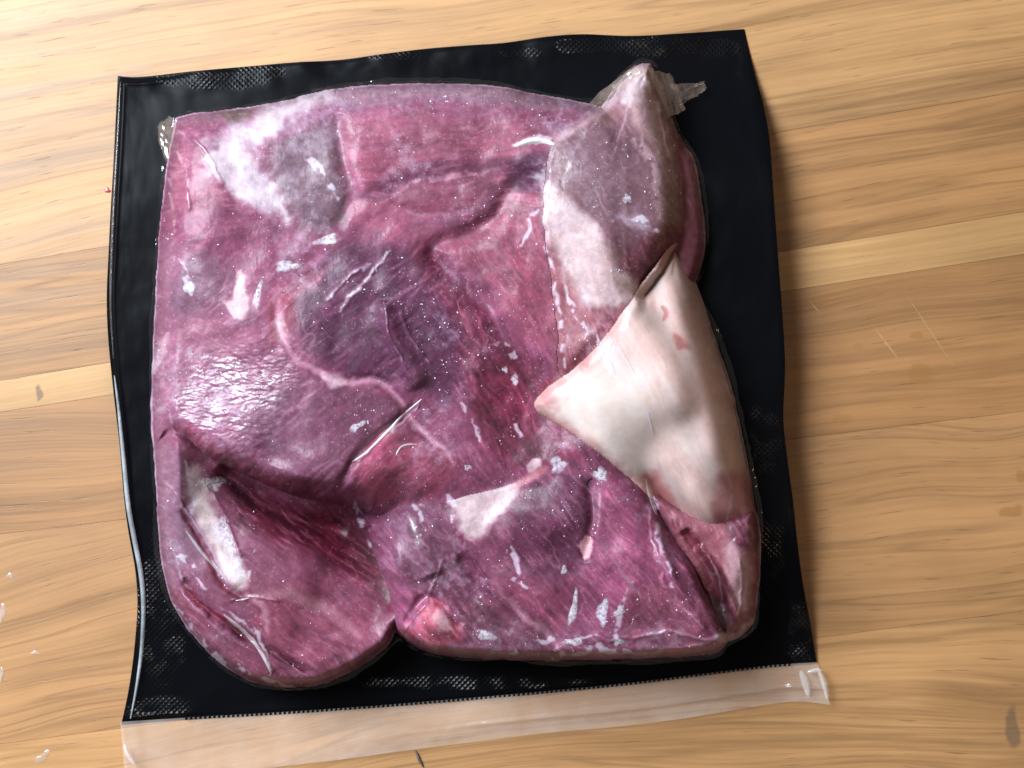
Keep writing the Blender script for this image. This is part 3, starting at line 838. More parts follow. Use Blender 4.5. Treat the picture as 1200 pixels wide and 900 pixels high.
for (pts, a, so) in [([(205, 470), (232, 425), (290, 410), (350, 418), (335, 460), (295, 520), (250, 535), (225, 520)], 1.0, 16),
                     ([(450, 360), (462, 362), (475, 400), (500, 420), (515, 450), (500, 462), (480, 440), (458, 405)], 0.9, 7),
                     ([(476, 600), (492, 596), (502, 615), (495, 640), (480, 632)], 0.9, 6), ([(205, 560), (240, 560), (262, 640), (230, 650)], 0.4, 12),
                     ([(818, 704), (845, 700), (860, 722), (840, 738)], 0.8, 5), ([(425, 545), (470, 520), (510, 540), (480, 575), (430, 575)], 0.4, 12),
                     ([(215, 600), (270, 690), (330, 760), (260, 760), (200, 690)], 0.5, 14), ([(640, 215), (700, 260), (740, 340), (700, 370), (650, 300)], 0.45, 12),
                     ([(630, 470), (720, 400), (780, 480), (790, 600), (700, 530)], 0.45, 20), ([(700, 345), (760, 345), (760, 420), (700, 400)], 0.6, 14), ([(810, 570), (870, 560), (870, 640), (810, 640)], 0.6, 12)]:
    sl, m = m_poly(pts, so)
    GLOSS[sl] = np.maximum(GLOSS[sl], a * m * (0.25 + 0.75 * sstep(-0.22, 0.10, fbm(X[sl] + Y[sl] * 0.5, Y[sl], 13, 4, 561))))
for k, sl, g in WR:
    GLOSS[sl] = np.maximum(GLOSS[sl], np.where(is_[k][sl], 0.9 * blur(g, 1.5), 0))
GLOSS = np.clip(GLOSS, 0.04, 1)
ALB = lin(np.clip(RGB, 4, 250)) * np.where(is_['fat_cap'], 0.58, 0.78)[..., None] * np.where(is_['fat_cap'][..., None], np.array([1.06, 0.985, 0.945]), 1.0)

# ------------------------------------------------------------------ meat materials
def meat_mat(name, rough=0.5, sss=0.03, bm=0.21):
    t = NT(name)
    a = t.n('ShaderNodeAttribute', attribute_name='paint')
    co = t.n('ShaderNodeTexCoord').outputs['Object']
    n1 = t.noise(co, 2600, 3, 0.6)
    n2 = t.noise(co, 700, 4, 0.6)
    dv_ = 0.06 if bm > 0.2 else 0.03
    v = t.ramp(n1, [(0.35, (1 - dv_,) * 3), (0.7, (1 + dv_,) * 3)])
    t.l(t.mix(1.0, a.outputs['Color'], v, 'MULTIPLY'), t.b.inputs['Base Color'])
    t.b.inputs['Roughness'].default_value = rough
    t.b.inputs['Specular IOR Level'].default_value = 0.2
    t.b.inputs['Subsurface Weight'].default_value = sss
    t.b.inputs['Subsurface Radius'].default_value = (0.004, 0.0016, 0.0014)
    t.b.inputs['Subsurface Scale'].default_value = 0.6
    h = t.math('ADD', t.math('MULTIPLY', n2, 1.0), t.math('MULTIPLY', n1, 0.35))
    t.l(t.bump(h, 0.0003, bm), t.b.inputs['Normal'])
    # the clear vacuum film clings to the meat as a glossy skin with its own creases
    m = t.n('ShaderNodeMapping'); t.l(co, m.inputs[0]); m.inputs['Scale'].default_value = (1, 0.35, 1); m.inputs['Rotation'].default_value = (0, 0, 0.7)
    n3 = t.noise(m.outputs[0], 330, 3, 0.55, 0.6)
    n4 = t.noise(co, 90, 2, 0.5)
    hh = t.math('ADD', t.math('MULTIPLY', n3, 0.8), t.math('MULTIPLY', n4, 1.6))
    t.l(t.bump(hh, 0.0008, 0.45), t.b.inputs['Coat Normal'])
    gl_ = t.n('ShaderNodeAttribute', attribute_name='gloss').outputs['Fac']
    t.l(gl_, t.b.inputs['Coat Weight'])
    t.l(t.ramp(n4, [(0.3, (0.20,) * 3), (0.7, (0.34,) * 3)]), t.b.inputs['Coat Roughness'])
    t.b.inputs['Coat IOR'].default_value = 1.5
    return t.m


MEAT = meat_mat('frozen_meat')
FAT = meat_mat('frozen_fat', 0.45, 0.25, 0.05)


def clear_mat(name, haze, rough, tint=(0.93, 0.90, 0.92), fade=False, vary=0.4, bmp=0.0020):
    t = NT(name)
    tr = t.n('ShaderNodeBsdfTransparent'); tr.inputs[0].default_value = (0.97, 0.965, 0.96, 1)
    co = t.n('ShaderNodeTexCoord').outputs['Object']
    n = t.noise(co, 60, 4, 0.55, 0.5)
    n2 = t.noise(co, 400, 3, 0.6)
    t.b.inputs['Base Color'].default_value = tint + (1,)
    t.b.inputs['Roughness'].default_value = rough
    t.b.inputs['Specular IOR Level'].default_value = 0.5
    t.b.inputs['Transmission Weight'].default_value = 0.0
    nb = t.bump(t.math('ADD', n, t.math('MULTIPLY', n2, 0.12)), bmp, 0.6)
    t.l(nb, t.b.inputs['Normal'])
    gl = t.n('ShaderNodeBsdfGlossy'); gl.inputs['Roughness'].default_value = rough; t.l(nb, gl.inputs['Normal'])
    lw = t.n('ShaderNodeLayerWeight'); lw.inputs[0].default_value = 0.5; t.l(nb, lw.inputs['Normal'])
    frs = t.math('ADD', t.math('MULTIPLY', t.math('POWER', lw.outputs['Facing'], 5.0), 0.9), 0.05)      # same from both sides of the film
    tl = t.n('ShaderNodeBsdfTranslucent'); tl.inputs[0].default_value = tint + (1,)
    mh = t.n('ShaderNodeMixShader'); mh.inputs[0].default_value = 0.08; t.l(t.b.outputs[0], mh.inputs[1]); t.l(tl.outputs[0], mh.inputs[2])
    m1 = t.n('ShaderNodeMixShader')
    hz = t.ramp(n, [(0.3, (haze * (1 - vary),) * 3), (0.72, (haze * (1 + vary),) * 3)])
    if fade:                                  # thins out towards its rim, with icy grain
        fa = t.n('ShaderNodeAttribute', attribute_name='fade').outputs['Fac']
        gr = t.ramp(t.noise(co, 900, 4, 0.65), [(0.34, (0.25,) * 3), (0.60, (1.0,) * 3)])
        hz = t.math('MULTIPLY', t.math('MULTIPLY', hz, gr), fa)
    t.l(hz, m1.inputs[0])
    t.l(tr.outputs[0], m1.inputs[1]); t.l(mh.outputs[0], m1.inputs[2])
    m2 = t.n('ShaderNodeMixShader'); t.l(t.math('MULTIPLY', frs, 0.0 if fade else 1.3, True), m2.inputs[0])
    t.l(m1.outputs[0], m2.inputs[1]); t.l(gl.outputs[0], m2.inputs[2])
    t.l(m2.outputs[0], t.out.inputs['Surface'])
    return t.m


def ice_mat():
    t = NT('ice_frost')
    t.b.inputs['Base Color'].default_value = (0.66, 0.62, 0.72, 1)
    t.b.inputs['Roughness'].default_value = 0.35
    t.b.inputs['Transmission Weight'].default_value = 0.0
    t.b.inputs['Coat Weight'].default_value = 0.1
    t.b.inputs['Coat Roughness'].default_value = 0.3
    t.b.inputs['Specular IOR Level'].default_value = 0.2
    co = t.n('ShaderNodeTexCoord').outputs['Object']
    n = t.noise(co, 1500, 3, 0.6)
    t.l(t.ramp(n, [(0.3, (0.47, 0.40, 0.52)), (0.65, (0.76, 0.73, 0.82))]), t.b.inputs['Base Color'])
    t.l(t.bump(n, 0.0003, 0.7), t.b.inputs['Normal'])
    return t.m


ICE = ice_mat()

FLAKE = clear_mat('ice_glare_flake', 0.70, 0.35, (0.80, 0.76, 0.88), True)


LABELS = {
    'main': ('meat_chunk', 'largest dark red frozen meat chunk, filling the upper left and centre', 'meat'),
    'lower_left': ('meat_chunk', 'rounded frozen meat lobe with two furrows in the lower left corner of the pack', 'meat'),
    'upper_right': ('meat_chunk', 'brownish frozen meat piece with pointed whitish tip at the top right of the pack', 'meat'),
    'right_back': ('meat_chunk', 'low pinkish meat sliver against the black sheet right of the brownish piece', 'meat'),
    'fat_cap': ('fat_slab', 'thick creamy white triangular slab of fat on the right of the meat', 'fat'),
    'lower_middle': ('meat_chunk', 'frosty purple red meat chunk with small white fat wedge along the bottom edge', 'meat'),
    'lower_right': ('meat_chunk', 'narrow folded meat flap below the white fat slab at the lower right corner', 'meat'),
}
XW3 = {}
THINGS = {}
for i, k in enumerate(names):
    Hk = HZ[k]
    pos = P(X, Y, Hk)
    du = np.gradient(pos, axis=1); dv = np.gradient(pos, axis=0)
    nr = np.cross(dv, du)
    nr /= np.linalg.norm(nr, axis=-1, keepdims=True) + 1e-12
    nr *= np.sign(nr[..., 2:3] + 1e-9)
    vis = (SD[k] > -7) & (Hk > TOPH - 16)
    cell = vis[:-1, :-1] & vis[1:, :-1] & vis[:-1, 1:] & vis[1:, 1:]
    if k in ('main', 'lower_middle'):
        cell &= ~is_['lower_middle' if k == 'main' else 'main'][:-1, :-1]
    if k == 'main':
        cell &= ~(is_['lower_left'][:-1, :-1] & (X[:-1, :-1] < 300))
    part = np.zeros(cell.shape, int)
    keys = [q for q in FATM if q[1] == k]
    for j, q in enumerate(keys):
        part[(FATM[q][:-1, :-1] > 0.45) & is_[k][:-1, :-1]] = j + 1
    nm, lab, cat = LABELS[k]
    root = None
    for j in range(len(keys) + 1):
        yy, xx = np.nonzero(cell & (part == j))
        if not len(yy):
            continue
        Wd = X.shape[1]
        f = np.stack([yy * Wd + xx, (yy + 1) * Wd + xx, (yy + 1) * Wd + xx + 1, yy * Wd + xx + 1], 1)
        used = np.unique(f)
        remap = np.zeros(X.size, np.int64); remap[used] = np.arange(len(used))
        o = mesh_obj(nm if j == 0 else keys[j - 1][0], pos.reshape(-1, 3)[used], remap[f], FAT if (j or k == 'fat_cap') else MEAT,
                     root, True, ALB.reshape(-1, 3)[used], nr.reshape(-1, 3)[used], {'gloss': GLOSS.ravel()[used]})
        if j == 0:
            root = tag(o, lab, cat, None if k == 'fat_cap' else 'frozen meat pieces in the pack')
            THINGS[k] = o
    XW3[k] = (pos, nr)


def surf(x, y, lift=0.0):
    """point on the top of the meat"""
    x = np.asarray(x, float); y = np.asarray(y, float)
    xi = np.clip(x - GX0, 0, len(xs) - 1.001); yi = np.clip(y - GY0, 0, len(ys) - 1.001)
    a, b = xi.astype(int), yi.astype(int)
    fx, fy = xi - a, yi - b
    h = (TOPH[b, a] * (1 - fx) + TOPH[b, a + 1] * fx) * (1 - fy) + (TOPH[b + 1, a] * (1 - fx) + TOPH[b + 1, a + 1] * fx) * fy
    return h + lift


def chunk_at(x, y):
    return names[TOPI[int(round(y - GY0)), int(round(x - GX0))]]


# ------------------------------------------------------------------ ice flakes under the film, and two glare marks shaped as flakes
def flake(x, y, wx, wy, ang, seed):
    r = np.random.default_rng(seed)
    n = 22
    th = np.linspace(0, 2 * np.pi, n, endpoint=False)
    rad = 1 + 0.22 * np.sin(2 * th + r.random() * 6) + 0.20 * np.sin(3 * th + r.random() * 6) + 0.10 * np.sin(5 * th + r.random() * 6) + 0.06 * r.standard_normal(n)
    a = math.radians(ang)
    V, F = [], []
    for ri, (s, hh) in enumerate(((1.1, 0.1), (0.82, 0.35), (0.45, 0.5))):
        lx, ly = wx / 2 * rad * s * np.cos(th), wy / 2 * rad * s * np.sin(th)
        px, py = x + lx * math.cos(a) - ly * math.sin(a), y + lx * math.sin(a) + ly * math.cos(a)
        V.append(P(px, py, surf(px, py, hh + 0.15 * r.standard_normal(n) * (ri > 0))))
    V = np.concatenate(V + [P(np.array([x]), np.array([y]), surf(np.array([x]), np.array([y]), 0.5))])
    for ri in range(2):
        for j in range(n):
            F.append((ri * n + j, (ri + 1) * n + j, (ri + 1) * n + (j + 1) % n)); F.append((ri * n + j, (ri + 1) * n + (j + 1) % n, ri * n + (j + 1) % n))
    for j in range(n):
        F.append((2 * n + j, 3 * n, 2 * n + (j + 1) % n))
    mesh_obj('ice_glare_flake', V, F, FLAKE, THINGS[chunk_at(x, y)], attrs={'fade': np.repeat([0.0, 0.75, 1.0, 1.0], [n, n, n, 1])})


for i, f in enumerate([(336, 312, 26, 13, -15), (302, 346, 9, 28, 12), (222, 338, 11, 18, 20), (383, 281, 24, 13, -20), (250, 566, 24, 20, 0), (262, 628, 28, 40, -12),
                       (277, 668, 24, 26, 20), (672, 714, 10, 36, 8), (706, 718, 15, 26, -8), (726, 716, 11, 14, 30), (672, 752, 20, 10, 0),
                       (725, 752, 11, 9, 0), (603, 447, 7, 10, -15), (592, 433, 6, 8, 40), (661, 668, 8, 9, 0), (418, 500, 18, 9, -35),  # the small pair by the red centre are glare marks, not ice
                       (654, 545, 16, 22, 30), (704, 556, 13, 20, -30), (735, 233, 9, 12, 0), (648, 243, 9, 16, -10), 
                       (570, 745, 18, 14, 25), (548, 548, 7, 8, 0)]):
    flake(*f, seed=900 + i)

# loose frost crystals: far too many to count
dens = np.clip(0.15 + 2.2 * fbm(X, Y, 45, 3, 601) + 0.4 * bloom, 0.03, 1.2)
for k, a in (('fat_cap', 0.10), ('lower_left', 0.45), ('right_back', 0.25), ('lower_right', 0.4)):
    dens[is_[k]] *= a
dens[TOPH - Z0 < 25] = 0
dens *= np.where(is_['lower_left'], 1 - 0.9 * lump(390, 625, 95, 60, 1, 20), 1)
pr = (dens / dens.sum()).ravel()
pick = rng.choice(X.size, 1700, p=pr)
for k in names:
    sel = pick[is_[k].ravel()[pick]]
    if len(sel) < 20:
        continue
    px = X.ravel()[sel] + rng.random(len(sel)); py = Y.ravel()[sel] + rng.random(len(sel))
    n = len(sel)
    r = 0.32 + 0.75 * rng.random(n) ** 5
    an = rng.random(n) * 6.28
    el = 1 + 0.8 * rng.random(n)
    V = np.zeros((n, 5, 3))
    for j in range(4):
        a = an + j * math.pi / 2
        qx = px + r * np.cos(a) * (el if j % 2 == 0 else 1); qy = py + r * np.sin(a) * (el if j % 2 == 0 else 1)
        V[:, j] = P(qx, qy, surf(qx, qy, -0.05))
    V[:, 4] = P(px, py, surf(px, py, 0.7 * r + 0.25))
    b = np.arange(n)[:, None] * 5
    F = np.concatenate([b + np.array([[j, (j + 1) % 4, 4]]) for j in range(4)])
    tag(mesh_obj('frost', V.reshape(-1, 3), F, ICE, THINGS[k], smooth=False), kind='stuff')

# ------------------------------------------------------------------ vacuum pouch
pouch = empty('vacuum_pouch', tuple(P(540, 440, 0)))
tag(pouch, 'black backed clear vacuum pouch with transparent strip along its bottom edge', 'pouch')
PIV = pouch.location.copy()


def pp(o):
    o.parent = pouch
    o.matrix_parent_inverse.identity()
    o.location = -PIV
    return o


def black_mat():
    t = NT('black_film')
    co = t.n('ShaderNodeTexCoord').outputs['Object']
    a = t.n('ShaderNodeAttribute', attribute_name='emboss').outputs['Fac']
    m = t.n('ShaderNodeMapping'); t.l(co, m.inputs[0]); m.inputs['Rotation'].default_value = (0, 0, 0.78); m.inputs['Scale'].default_value = (720, 720, 720)
    sp_ = t.n('ShaderNodeSeparateXYZ'); t.l(m.outputs[0], sp_.inputs[0])

    def tri(s):
        x = t.n('ShaderNodeMath', operation='PINGPONG'); t.l(s, x.inputs[0]); x.inputs[1].default_value = 0.5
        return x.outputs[0]
    g = t.math('MINIMUM', tri(sp_.outputs[0]), tri(sp_.outputs[1]))
    g = t.math('MULTIPLY', g, a)
    wr = t.noise(co, 55, 4, 0.55, 0.8)
    wr2 = t.noise(co, 260, 3, 0.5)
    t.b.inputs['Base Color'].default_value = (0.0022, 0.0024, 0.0034, 1)
    t.b.inputs['Roughness'].default_value = 0.34
    t.b.inputs['Specular IOR Level'].default_value = 0.05
    b1 = t.bump(t.math('ADD', t.math('MULTIPLY', wr, 1.0), t.math('MULTIPLY', wr2, 0.16)), 0.0014, 0.06)
    b2 = t.bump(g, 0.0008, 1.0, b1)
    t.l(b2, t.b.inputs['Normal'])
    t.l(t.math('MULTIPLY', a, 0.32), t.b.inputs['Coat Weight'])
    t.b.inputs['Coat Roughness'].default_value = 0.2
    t.l(b2, t.b.inputs['Coat Normal'])
    return t.m


BLACK = black_mat()
cx0, cy0 = 540, 440
nP = len(OUTC)
ts = np.concatenate([np.linspace(0, 0.05, 26), np.linspace(0.05, 0.32, 46)[1:], [0.5, 0.75, 0.97]])
RX = cx0 + (OUTC[:, 0][None] - cx0) * (1 - ts[:, None]); RY = cy0 + (OUTC[:, 1][None] - cy0) * (1 - ts[:, None])
sdo = np.stack([poly_sd(RX[i], RY[i], OUTC) if i else np.zeros(nP) for i in range(len(ts))])
TT = np.arange(nP) / nP
Zs = sheet_z(RX, RY)
rimL = sstep(250, 130, OUTC[:, 0])[None] * sstep(420, 560, RY) * np.ones_like(Zs)
rimL2 = sstep(250, 130, OUTC[:, 0])[None] * np.ones_like(Zs)
Zs += -2.2 * np.exp(-(sdo / 3.5) ** 2) * (1 - rimL2) * 0.5
Zs += rimL2 * (3.2 * np.exp(-((sdo - 7.5) / 2.6) ** 2)) * (0.35 + 0.65 * rimL)
Zs += rimL2 * (-7.0) * np.exp(-(sdo / 5.0) ** 2) * 0.8
wv = fbm(RX, RY, 60, 3, 701)
Zs += 1.6 * wv * sstep(0, 14, sdo) + 0.4 * fbm(RX * 2.2, RY, 26, 3, 711) * (1 - sstep(30, 60, sdo))
topm = (1 - sstep(90, 140, RY))
Zs += topm * 1.6 * np.sin(RX / 17.0 + 3 * wv) * (1 - sstep(10, 34, sdo))
Zs = np.maximum(Zs, 1.0)
em = np.zeros_like(Zs)


def emb(cx, cy, rx, ry, a=1.0):
    global em
    em = np.maximum(em, a * (1 - sstep(0.7, 1.1, np.sqrt(((RX - cx) / rx) ** 2 + ((RY - cy) / ry) ** 2) + 0.5 * fbm(RX, RY, 20, 2, 721))))


emb(186, 720, 30, 85); emb(668, 54, 20, 9, 0.9); emb(840, 56, 30, 10, 0.7); emb(610, 62, 30, 6, 0.5); emb(185, 830, 40, 16, 0.8); emb(945, 745, 22, 48); emb(900, 520, 22, 55, 0.4); emb(250, 95, 60, 12, 0.6); emb(300, 84, 30, 10, 0.7)
emb(780, 55, 70, 14, 0.6); emb(700, 52, 40, 10, 0.5); emb(560, 800, 150, 8, 0.6); emb(470, 64, 40, 8, 0.5); emb(905, 650, 18, 50, 0.5)
em *= 0.25 + 0.75 * sstep(-0.25, 0.2, fbm(RX, RY, 16, 3, 731))
V = P(RX, RY, Zs).reshape(-1, 3)
idx = np.arange(len(ts) * nP).reshape(len(ts), nP)
F = np.stack([idx[:-1], np.roll(idx, -1, 1)[:-1], np.roll(idx, -1, 1)[1:], idx[1:]], -1).reshape(-1, 4)
sheet = pp(mesh_obj('backing_sheet', V, F[:, ::-1], BLACK, None, True, attrs={'emboss': em.ravel()}))
sheet['label'] = 'black plastic sheet with embossed waffle patches'
md = sheet.modifiers.new('thickness', 'SOLIDIFY'); md.thickness = 0.00025; md.offset = -1


CLEAR = clear_mat('clear_strip_film', 0.18, 0.14, (1.0, 0.90, 0.86), False, 0.3, 0.0007)
FILM = clear_mat('clear_film', 0.10, 0.12)
SOFT = clear_mat('film_fold_soft', 0.30, 0.16, (0.95, 0.92, 0.96))
FOLD = clear_mat('film_fold', 0.62, 0.14, (0.95, 0.93, 0.96))
top_e = smooth_curve([(141, 846), (235, 840), (340, 834), (440, 827), (540, 819), (640, 810), (740, 800), (820, 790), (900, 780), (958, 776)], False, 14)
bot_e = smooth_curve([(147, 918), (250, 908), (330, 898), (400, 890), (480, 879), (560, 869), (640, 859), (720, 852), (800, 842), (880, 829), (932, 822), (973, 826)], False, 12)


def resample(c, n):
    d = np.concatenate([[0], np.cumsum(np.linalg.norm(np.diff(c, axis=0), axis=1))])
    s = np.linspace(0, d[-1], n)
    return np.stack([np.interp(s, d, c[:, 0]), np.interp(s, d, c[:, 1])], 1)


def ruled(name, a, b, na, nb, zf, mat, thick=None):
    A, B = resample(a, na), resample(b, na)
    vv = np.linspace(0, 1, nb)[:, None]
    xx = A[:, 0][None] * (1 - vv) + B[:, 0][None] * vv; yy = A[:, 1][None] * (1 - vv) + B[:, 1][None] * vv
    zz = zf(xx, yy, np.linspace(0, 1, na)[None] + 0 * xx, vv + 0 * xx)
    id_ = np.arange(na * nb).reshape(nb, na)
    F = np.stack([id_[:-1, :-1], id_[1:, :-1], id_[1:, 1:], id_[:-1, 1:]], -1).reshape(-1, 4)
    o = pp(mesh_obj(name, P(xx, yy, zz).reshape(-1, 3), F, mat))
    if thick:
        md = o.modifiers.new('thickness', 'SOLIDIFY'); md.thickness = thick; md.offset = 1
    return o


def strip_z(x, y, u, v):
    z = 4.5 + 3.0 * fbm(x, y * 2, 70, 3, 801) + 1.2 * fbm(x, y * 1.5, 22, 3, 811) * v
    z += 7 * sstep(0.93, 1.0, u) * v + 2.5 * np.exp(-((v - 0.62) / 0.06) ** 2) * sstep(0.3, 0.6, u + 0.3 * fbm(x, y, 90, 2, 5))
    z += 3.0 * np.exp(-((u - 0.955) / 0.008) ** 2) * v + 2.5 * np.exp(-((u - 0.02) / 0.01) ** 2)
    return np.maximum(z, 1.2)


hs = ruled('clear_strip', top_e, bot_e, 320, 40, strip_z, CLEAR)
hs['label'] = 'cloudy transparent plastic strip along the open end'

# film drawn down from the meat onto the sheet
SK = smooth_curve([(204, 150), (212, 136), (262, 129), (330, 119), (380, 106), (450, 99), (520, 98), (580, 101), (622, 109), (690, 121), (714, 106), (744, 79), (757, 74), (768, 82), (780, 112), (800, 162), (814, 188), (822, 230), (827, 280),
                   (821, 318), (816, 340), (836, 390), (856, 450), (872, 520), (881, 570), (888, 610), (891, 660), (887, 705), (880, 735), (850, 752), (832, 766), (760, 772), (660, 774), (590, 773), (520, 768), (490, 760), (468, 748),
                   (455, 757), (430, 776), (400, 793), (370, 803), (330, 805), (290, 797), (250, 770), (215, 730), (196, 690), (187, 640), (183, 570), (178, 480), (180, 400), (183, 330), (188, 260), (195, 200)], True, 24)
tg_ = np.roll(SK, -3, 0) - np.roll(SK, 3, 0); tg_ /= np.linalg.norm(tg_, axis=1, keepdims=True)
nn_ = np.stack([tg_[:, 1], -tg_[:, 0]], 1)
if ((SK + nn_ * 5 - np.array([540, 440])) ** 2).sum() < ((SK - np.array([540, 440])) ** 2).sum():
    nn_ = -nn_
pz = np.cumsum(np.linalg.norm(np.diff(SK, axis=0, append=SK[:1]), axis=1))
wdt = 7 + 7 * fbm(pz, pz * 0 + 3, 90, 3, 841) + 1.5 * fbm(pz, pz * 0 + 9, 9, 2, 843)
rip = fbm(pz, pz * 0 + 1, 9, 2, 845)
V = []
for v, hh in ((0.0, 17), (0.15, 9.5), (0.35, 5.5), (0.6, 3.0), (0.85, 1.6), (1.0, 0.9)):
    q = SK + nn_ * (-3 + np.maximum(wdt, 4) * v)[:, None]
    V.append(P(q[:, 0], q[:, 1], sheet_z(q[:, 0], q[:, 1]) + 0.8 + hh * (1 + 0.5 * rip * (v > 0)) + 2.0 * rip * v * (1 - v) * 4))
n_s = len(SK)
id_ = np.arange(6 * n_s).reshape(6, n_s)
F = np.stack([id_[:-1], np.roll(id_, -1, 1)[:-1], np.roll(id_, -1, 1)[1:], id_[1:]], -1).reshape(-1, 4)
fs = pp(mesh_obj('film_skirt', np.concatenate(V), F, clear_mat('skirt_film', 0.004, 0.14, (0.9, 0.86, 0.92), False, 0.9, 0.0010)))
fs['label'] = 'clear film drawn tight from the meat edge to the sheet'

# row of tiny teeth pressed along the seal
tp = resample(top_e, 150)[14:-6]
V, F = [], []
for i, (x, y) in enumerate(tp):
    for (dx, dy, h) in ((-1.3, -1.0, 6.0), (1.3, -1.0, 6.0), (1.1, 2.6, 6.0), (-1.1, 2.6, 6.0), (0, 0.6, 8.2)):
        V.append(P(x + dx, y + dy, h))
    b = i * 5
    F += [(b, b + 1, b + 4), (b + 1, b + 2, b + 4), (b + 2, b + 3, b + 4), (b + 3, b, b + 4)]
tag(pp(mesh_obj('seal_teeth', V, F, BLACK, None, False, attrs={'emboss': np.zeros(len(V))})), kind='stuff')


# film folds and drawn creases over the meat
def ribbon(name, pts, wid, hgt, mat, lift=0.2, n=40, on_meat=True):
    c = resample(smooth_curve(pts, False, 8), n)
    tg = np.gradient(c, axis=0); tg /= np.linalg.norm(tg, axis=1, keepdims=True)
    nn = np.stack([-tg[:, 1], tg[:, 0]], 1)
    tpz = np.sin(np.linspace(0.05, math.pi - 0.05, n)) ** 0.5
    prof = [(-1, -0.4), (-0.5, 0.55), (0, 1.0), (0.5, 0.55), (1, -0.4)]
    V = []
    for (s, h) in prof:
        q = c + nn * (s * wid / 2 * tpz)[:, None]
        base = surf(q[:, 0], q[:, 1]) if on_meat else sheet_z(q[:, 0], q[:, 1]) + 1
        V.append(P(q[:, 0], q[:, 1], base + lift + h * hgt * tpz))
    V = np.stack(V, 0)
    id_ = np.arange(5 * n).reshape(5, n)
    F = np.stack([id_[:-1, :-1], id_[:-1, 1:], id_[1:, 1:], id_[1:, :-1]], -1).reshape(-1, 4)
    return pp(mesh_obj(name, V.reshape(-1, 3), F, mat))


ribbon('side_seal', [(134, 440), (139, 480), (145, 540), (150, 590), (157, 630), (165, 672), (168, 710), (166, 760), (160, 805), (153, 842)], 5.5, 1.6,
       clear_mat('seal_bead', 0.34, 0.16, (0.80, 0.9, 0.97), False, 0.6), 5.0, 120, False)  # pale blue haze paints in the bead's window highlight
ribbon('side_seal', [(141, 96), (138, 160), (134, 230), (131, 300), (130, 360), (133, 420)], 4.0, 2.0, clear_mat('seal_edge', 0.05, 0.2), 3.0, 120, False)
for pts, wd in (([(938, 786), (944, 800), (948, 816)], 9), ([(958, 782), (966, 800), (970, 820)], 7), ([(946, 788), (956, 786), (964, 786)], 6), ([(146, 872), (150, 884), (158, 896)], 6)):
    ribbon('strip_fold', pts, wd, 2.0, SOFT, 9.0, 30, False)
for pts, wd, hh in [([(413, 541), (430, 529), (452, 508), (470, 489), (494, 468)], 4.2, 1.8), ([(464, 534), (469, 525), (478, 521), (489, 521)], 3.0, 1.0),
                    ([(603, 171), (622, 165), (637, 165), (649, 169)], 7.5, 1.4), ([(218, 622), (236, 646), (252, 664), (264, 679)], 4.5, 0.9),
                    ([(757, 562), (762, 582), (770, 604)], 4.5, 0.9), ([(276, 704), (284, 703), (292, 701)], 3.0, 1.4),
                    ([(262, 720), (288, 742), (306, 764), (318, 790)], 5.0, 0.8),
                    ([(698, 126), (716, 112), (724, 98), (740, 86)], 6, 1.4), ([(700, 394), (712, 416), (722, 440)], 2.0, 0.9),
                    ([(718, 392), (736, 424), (752, 456)], 2.0, 0.9), ([(759, 482), (763, 498), (766, 512)], 2.4, 1.0)]:
    ribbon('film_crease', pts, wd, hh, FOLD if pts[0] in ((413, 541), (603, 171)) else SOFT)


# film ears standing off at the two upper corners
def crumple(name, quad, hs, seed, mat, amp=2.0):
    n = 34
    u, v = np.meshgrid(np.linspace(0, 1, n), np.linspace(0, 1, n))
    q = np.array(quad, float); hs = np.array(hs, float)
    w4 = np.stack([(1 - u) * (1 - v), u * (1 - v), u * v, (1 - u) * v], -1)
    x, y, h = w4 @ q[:, 0], w4 @ q[:, 1], w4 @ hs
    e = np.minimum(np.minimum(u, 1 - u), np.minimum(v, 1 - v))
    x = x + 6 * fbm(u * 40, v * 40, 14, 3, seed); y = y + 6 * fbm(u * 40, v * 40, 14, 3, seed + 9)
    rd = 1 - 2 * np.abs(fbm(u * 40 + 3 * v, v * 12, 11, 3, seed + 20))
    h = h + amp * rd
    V = P(x, y, sheet_z(x, y) + h).reshape(-1, 3)
    id_ = np.arange(n * n).reshape(n, n)
    F = np.stack([id_[:-1, :-1], id_[1:, :-1], id_[1:, 1:], id_[:-1, 1:]], -1).reshape(-1, 4)
    return pp(mesh_obj(name, V, F, mat))


CRMP = clear_mat('crumpled_film', 0.11, 0.14, (0.86, 0.62, 0.52), False, 0.5, 0.0004)
crumple('film_ear', [(690, 122), (744, 76), (760, 96), (716, 132)], (14, 60, 70, 40), 1001, CRMP)
crumple('film_ear', [(758, 78), (784, 86), (806, 128), (782, 140)], (62, 34, 22, 40), 1011, CRMP)
crumple('film_ear', [(786, 100), (826, 95), (824, 104), (796, 126)], (26, 8, 6, 18), 1021, CRMP, 1.5)
crumple('film_ear', [(181, 150), (200, 134), (212, 150), (196, 192)], (10, 26, 34, 14), 1031, CRMP, 2.0)

# ------------------------------------------------------------------ small things on the board
def simple_mat(name, col, rough=0.5, coat=0.0, trans=0.0):
    t = NT(name)
    co = t.n('ShaderNodeTexCoord').outputs['Object']
    n = t.noise(co, 500, 3, 0.6)
    c = np.array(col)
    t.l(t.ramp(n, [(0.3, c * 0.75), (0.7, np.minimum(c * 1.2, 1))]), t.b.inputs['Base Color'])
    t.b.inputs['Roughness'].default_value = rough
    t.b.inputs['Coat Weight'].default_value = coat
    t.b.inputs['Transmission Weight'].default_value = trans
    return t.m


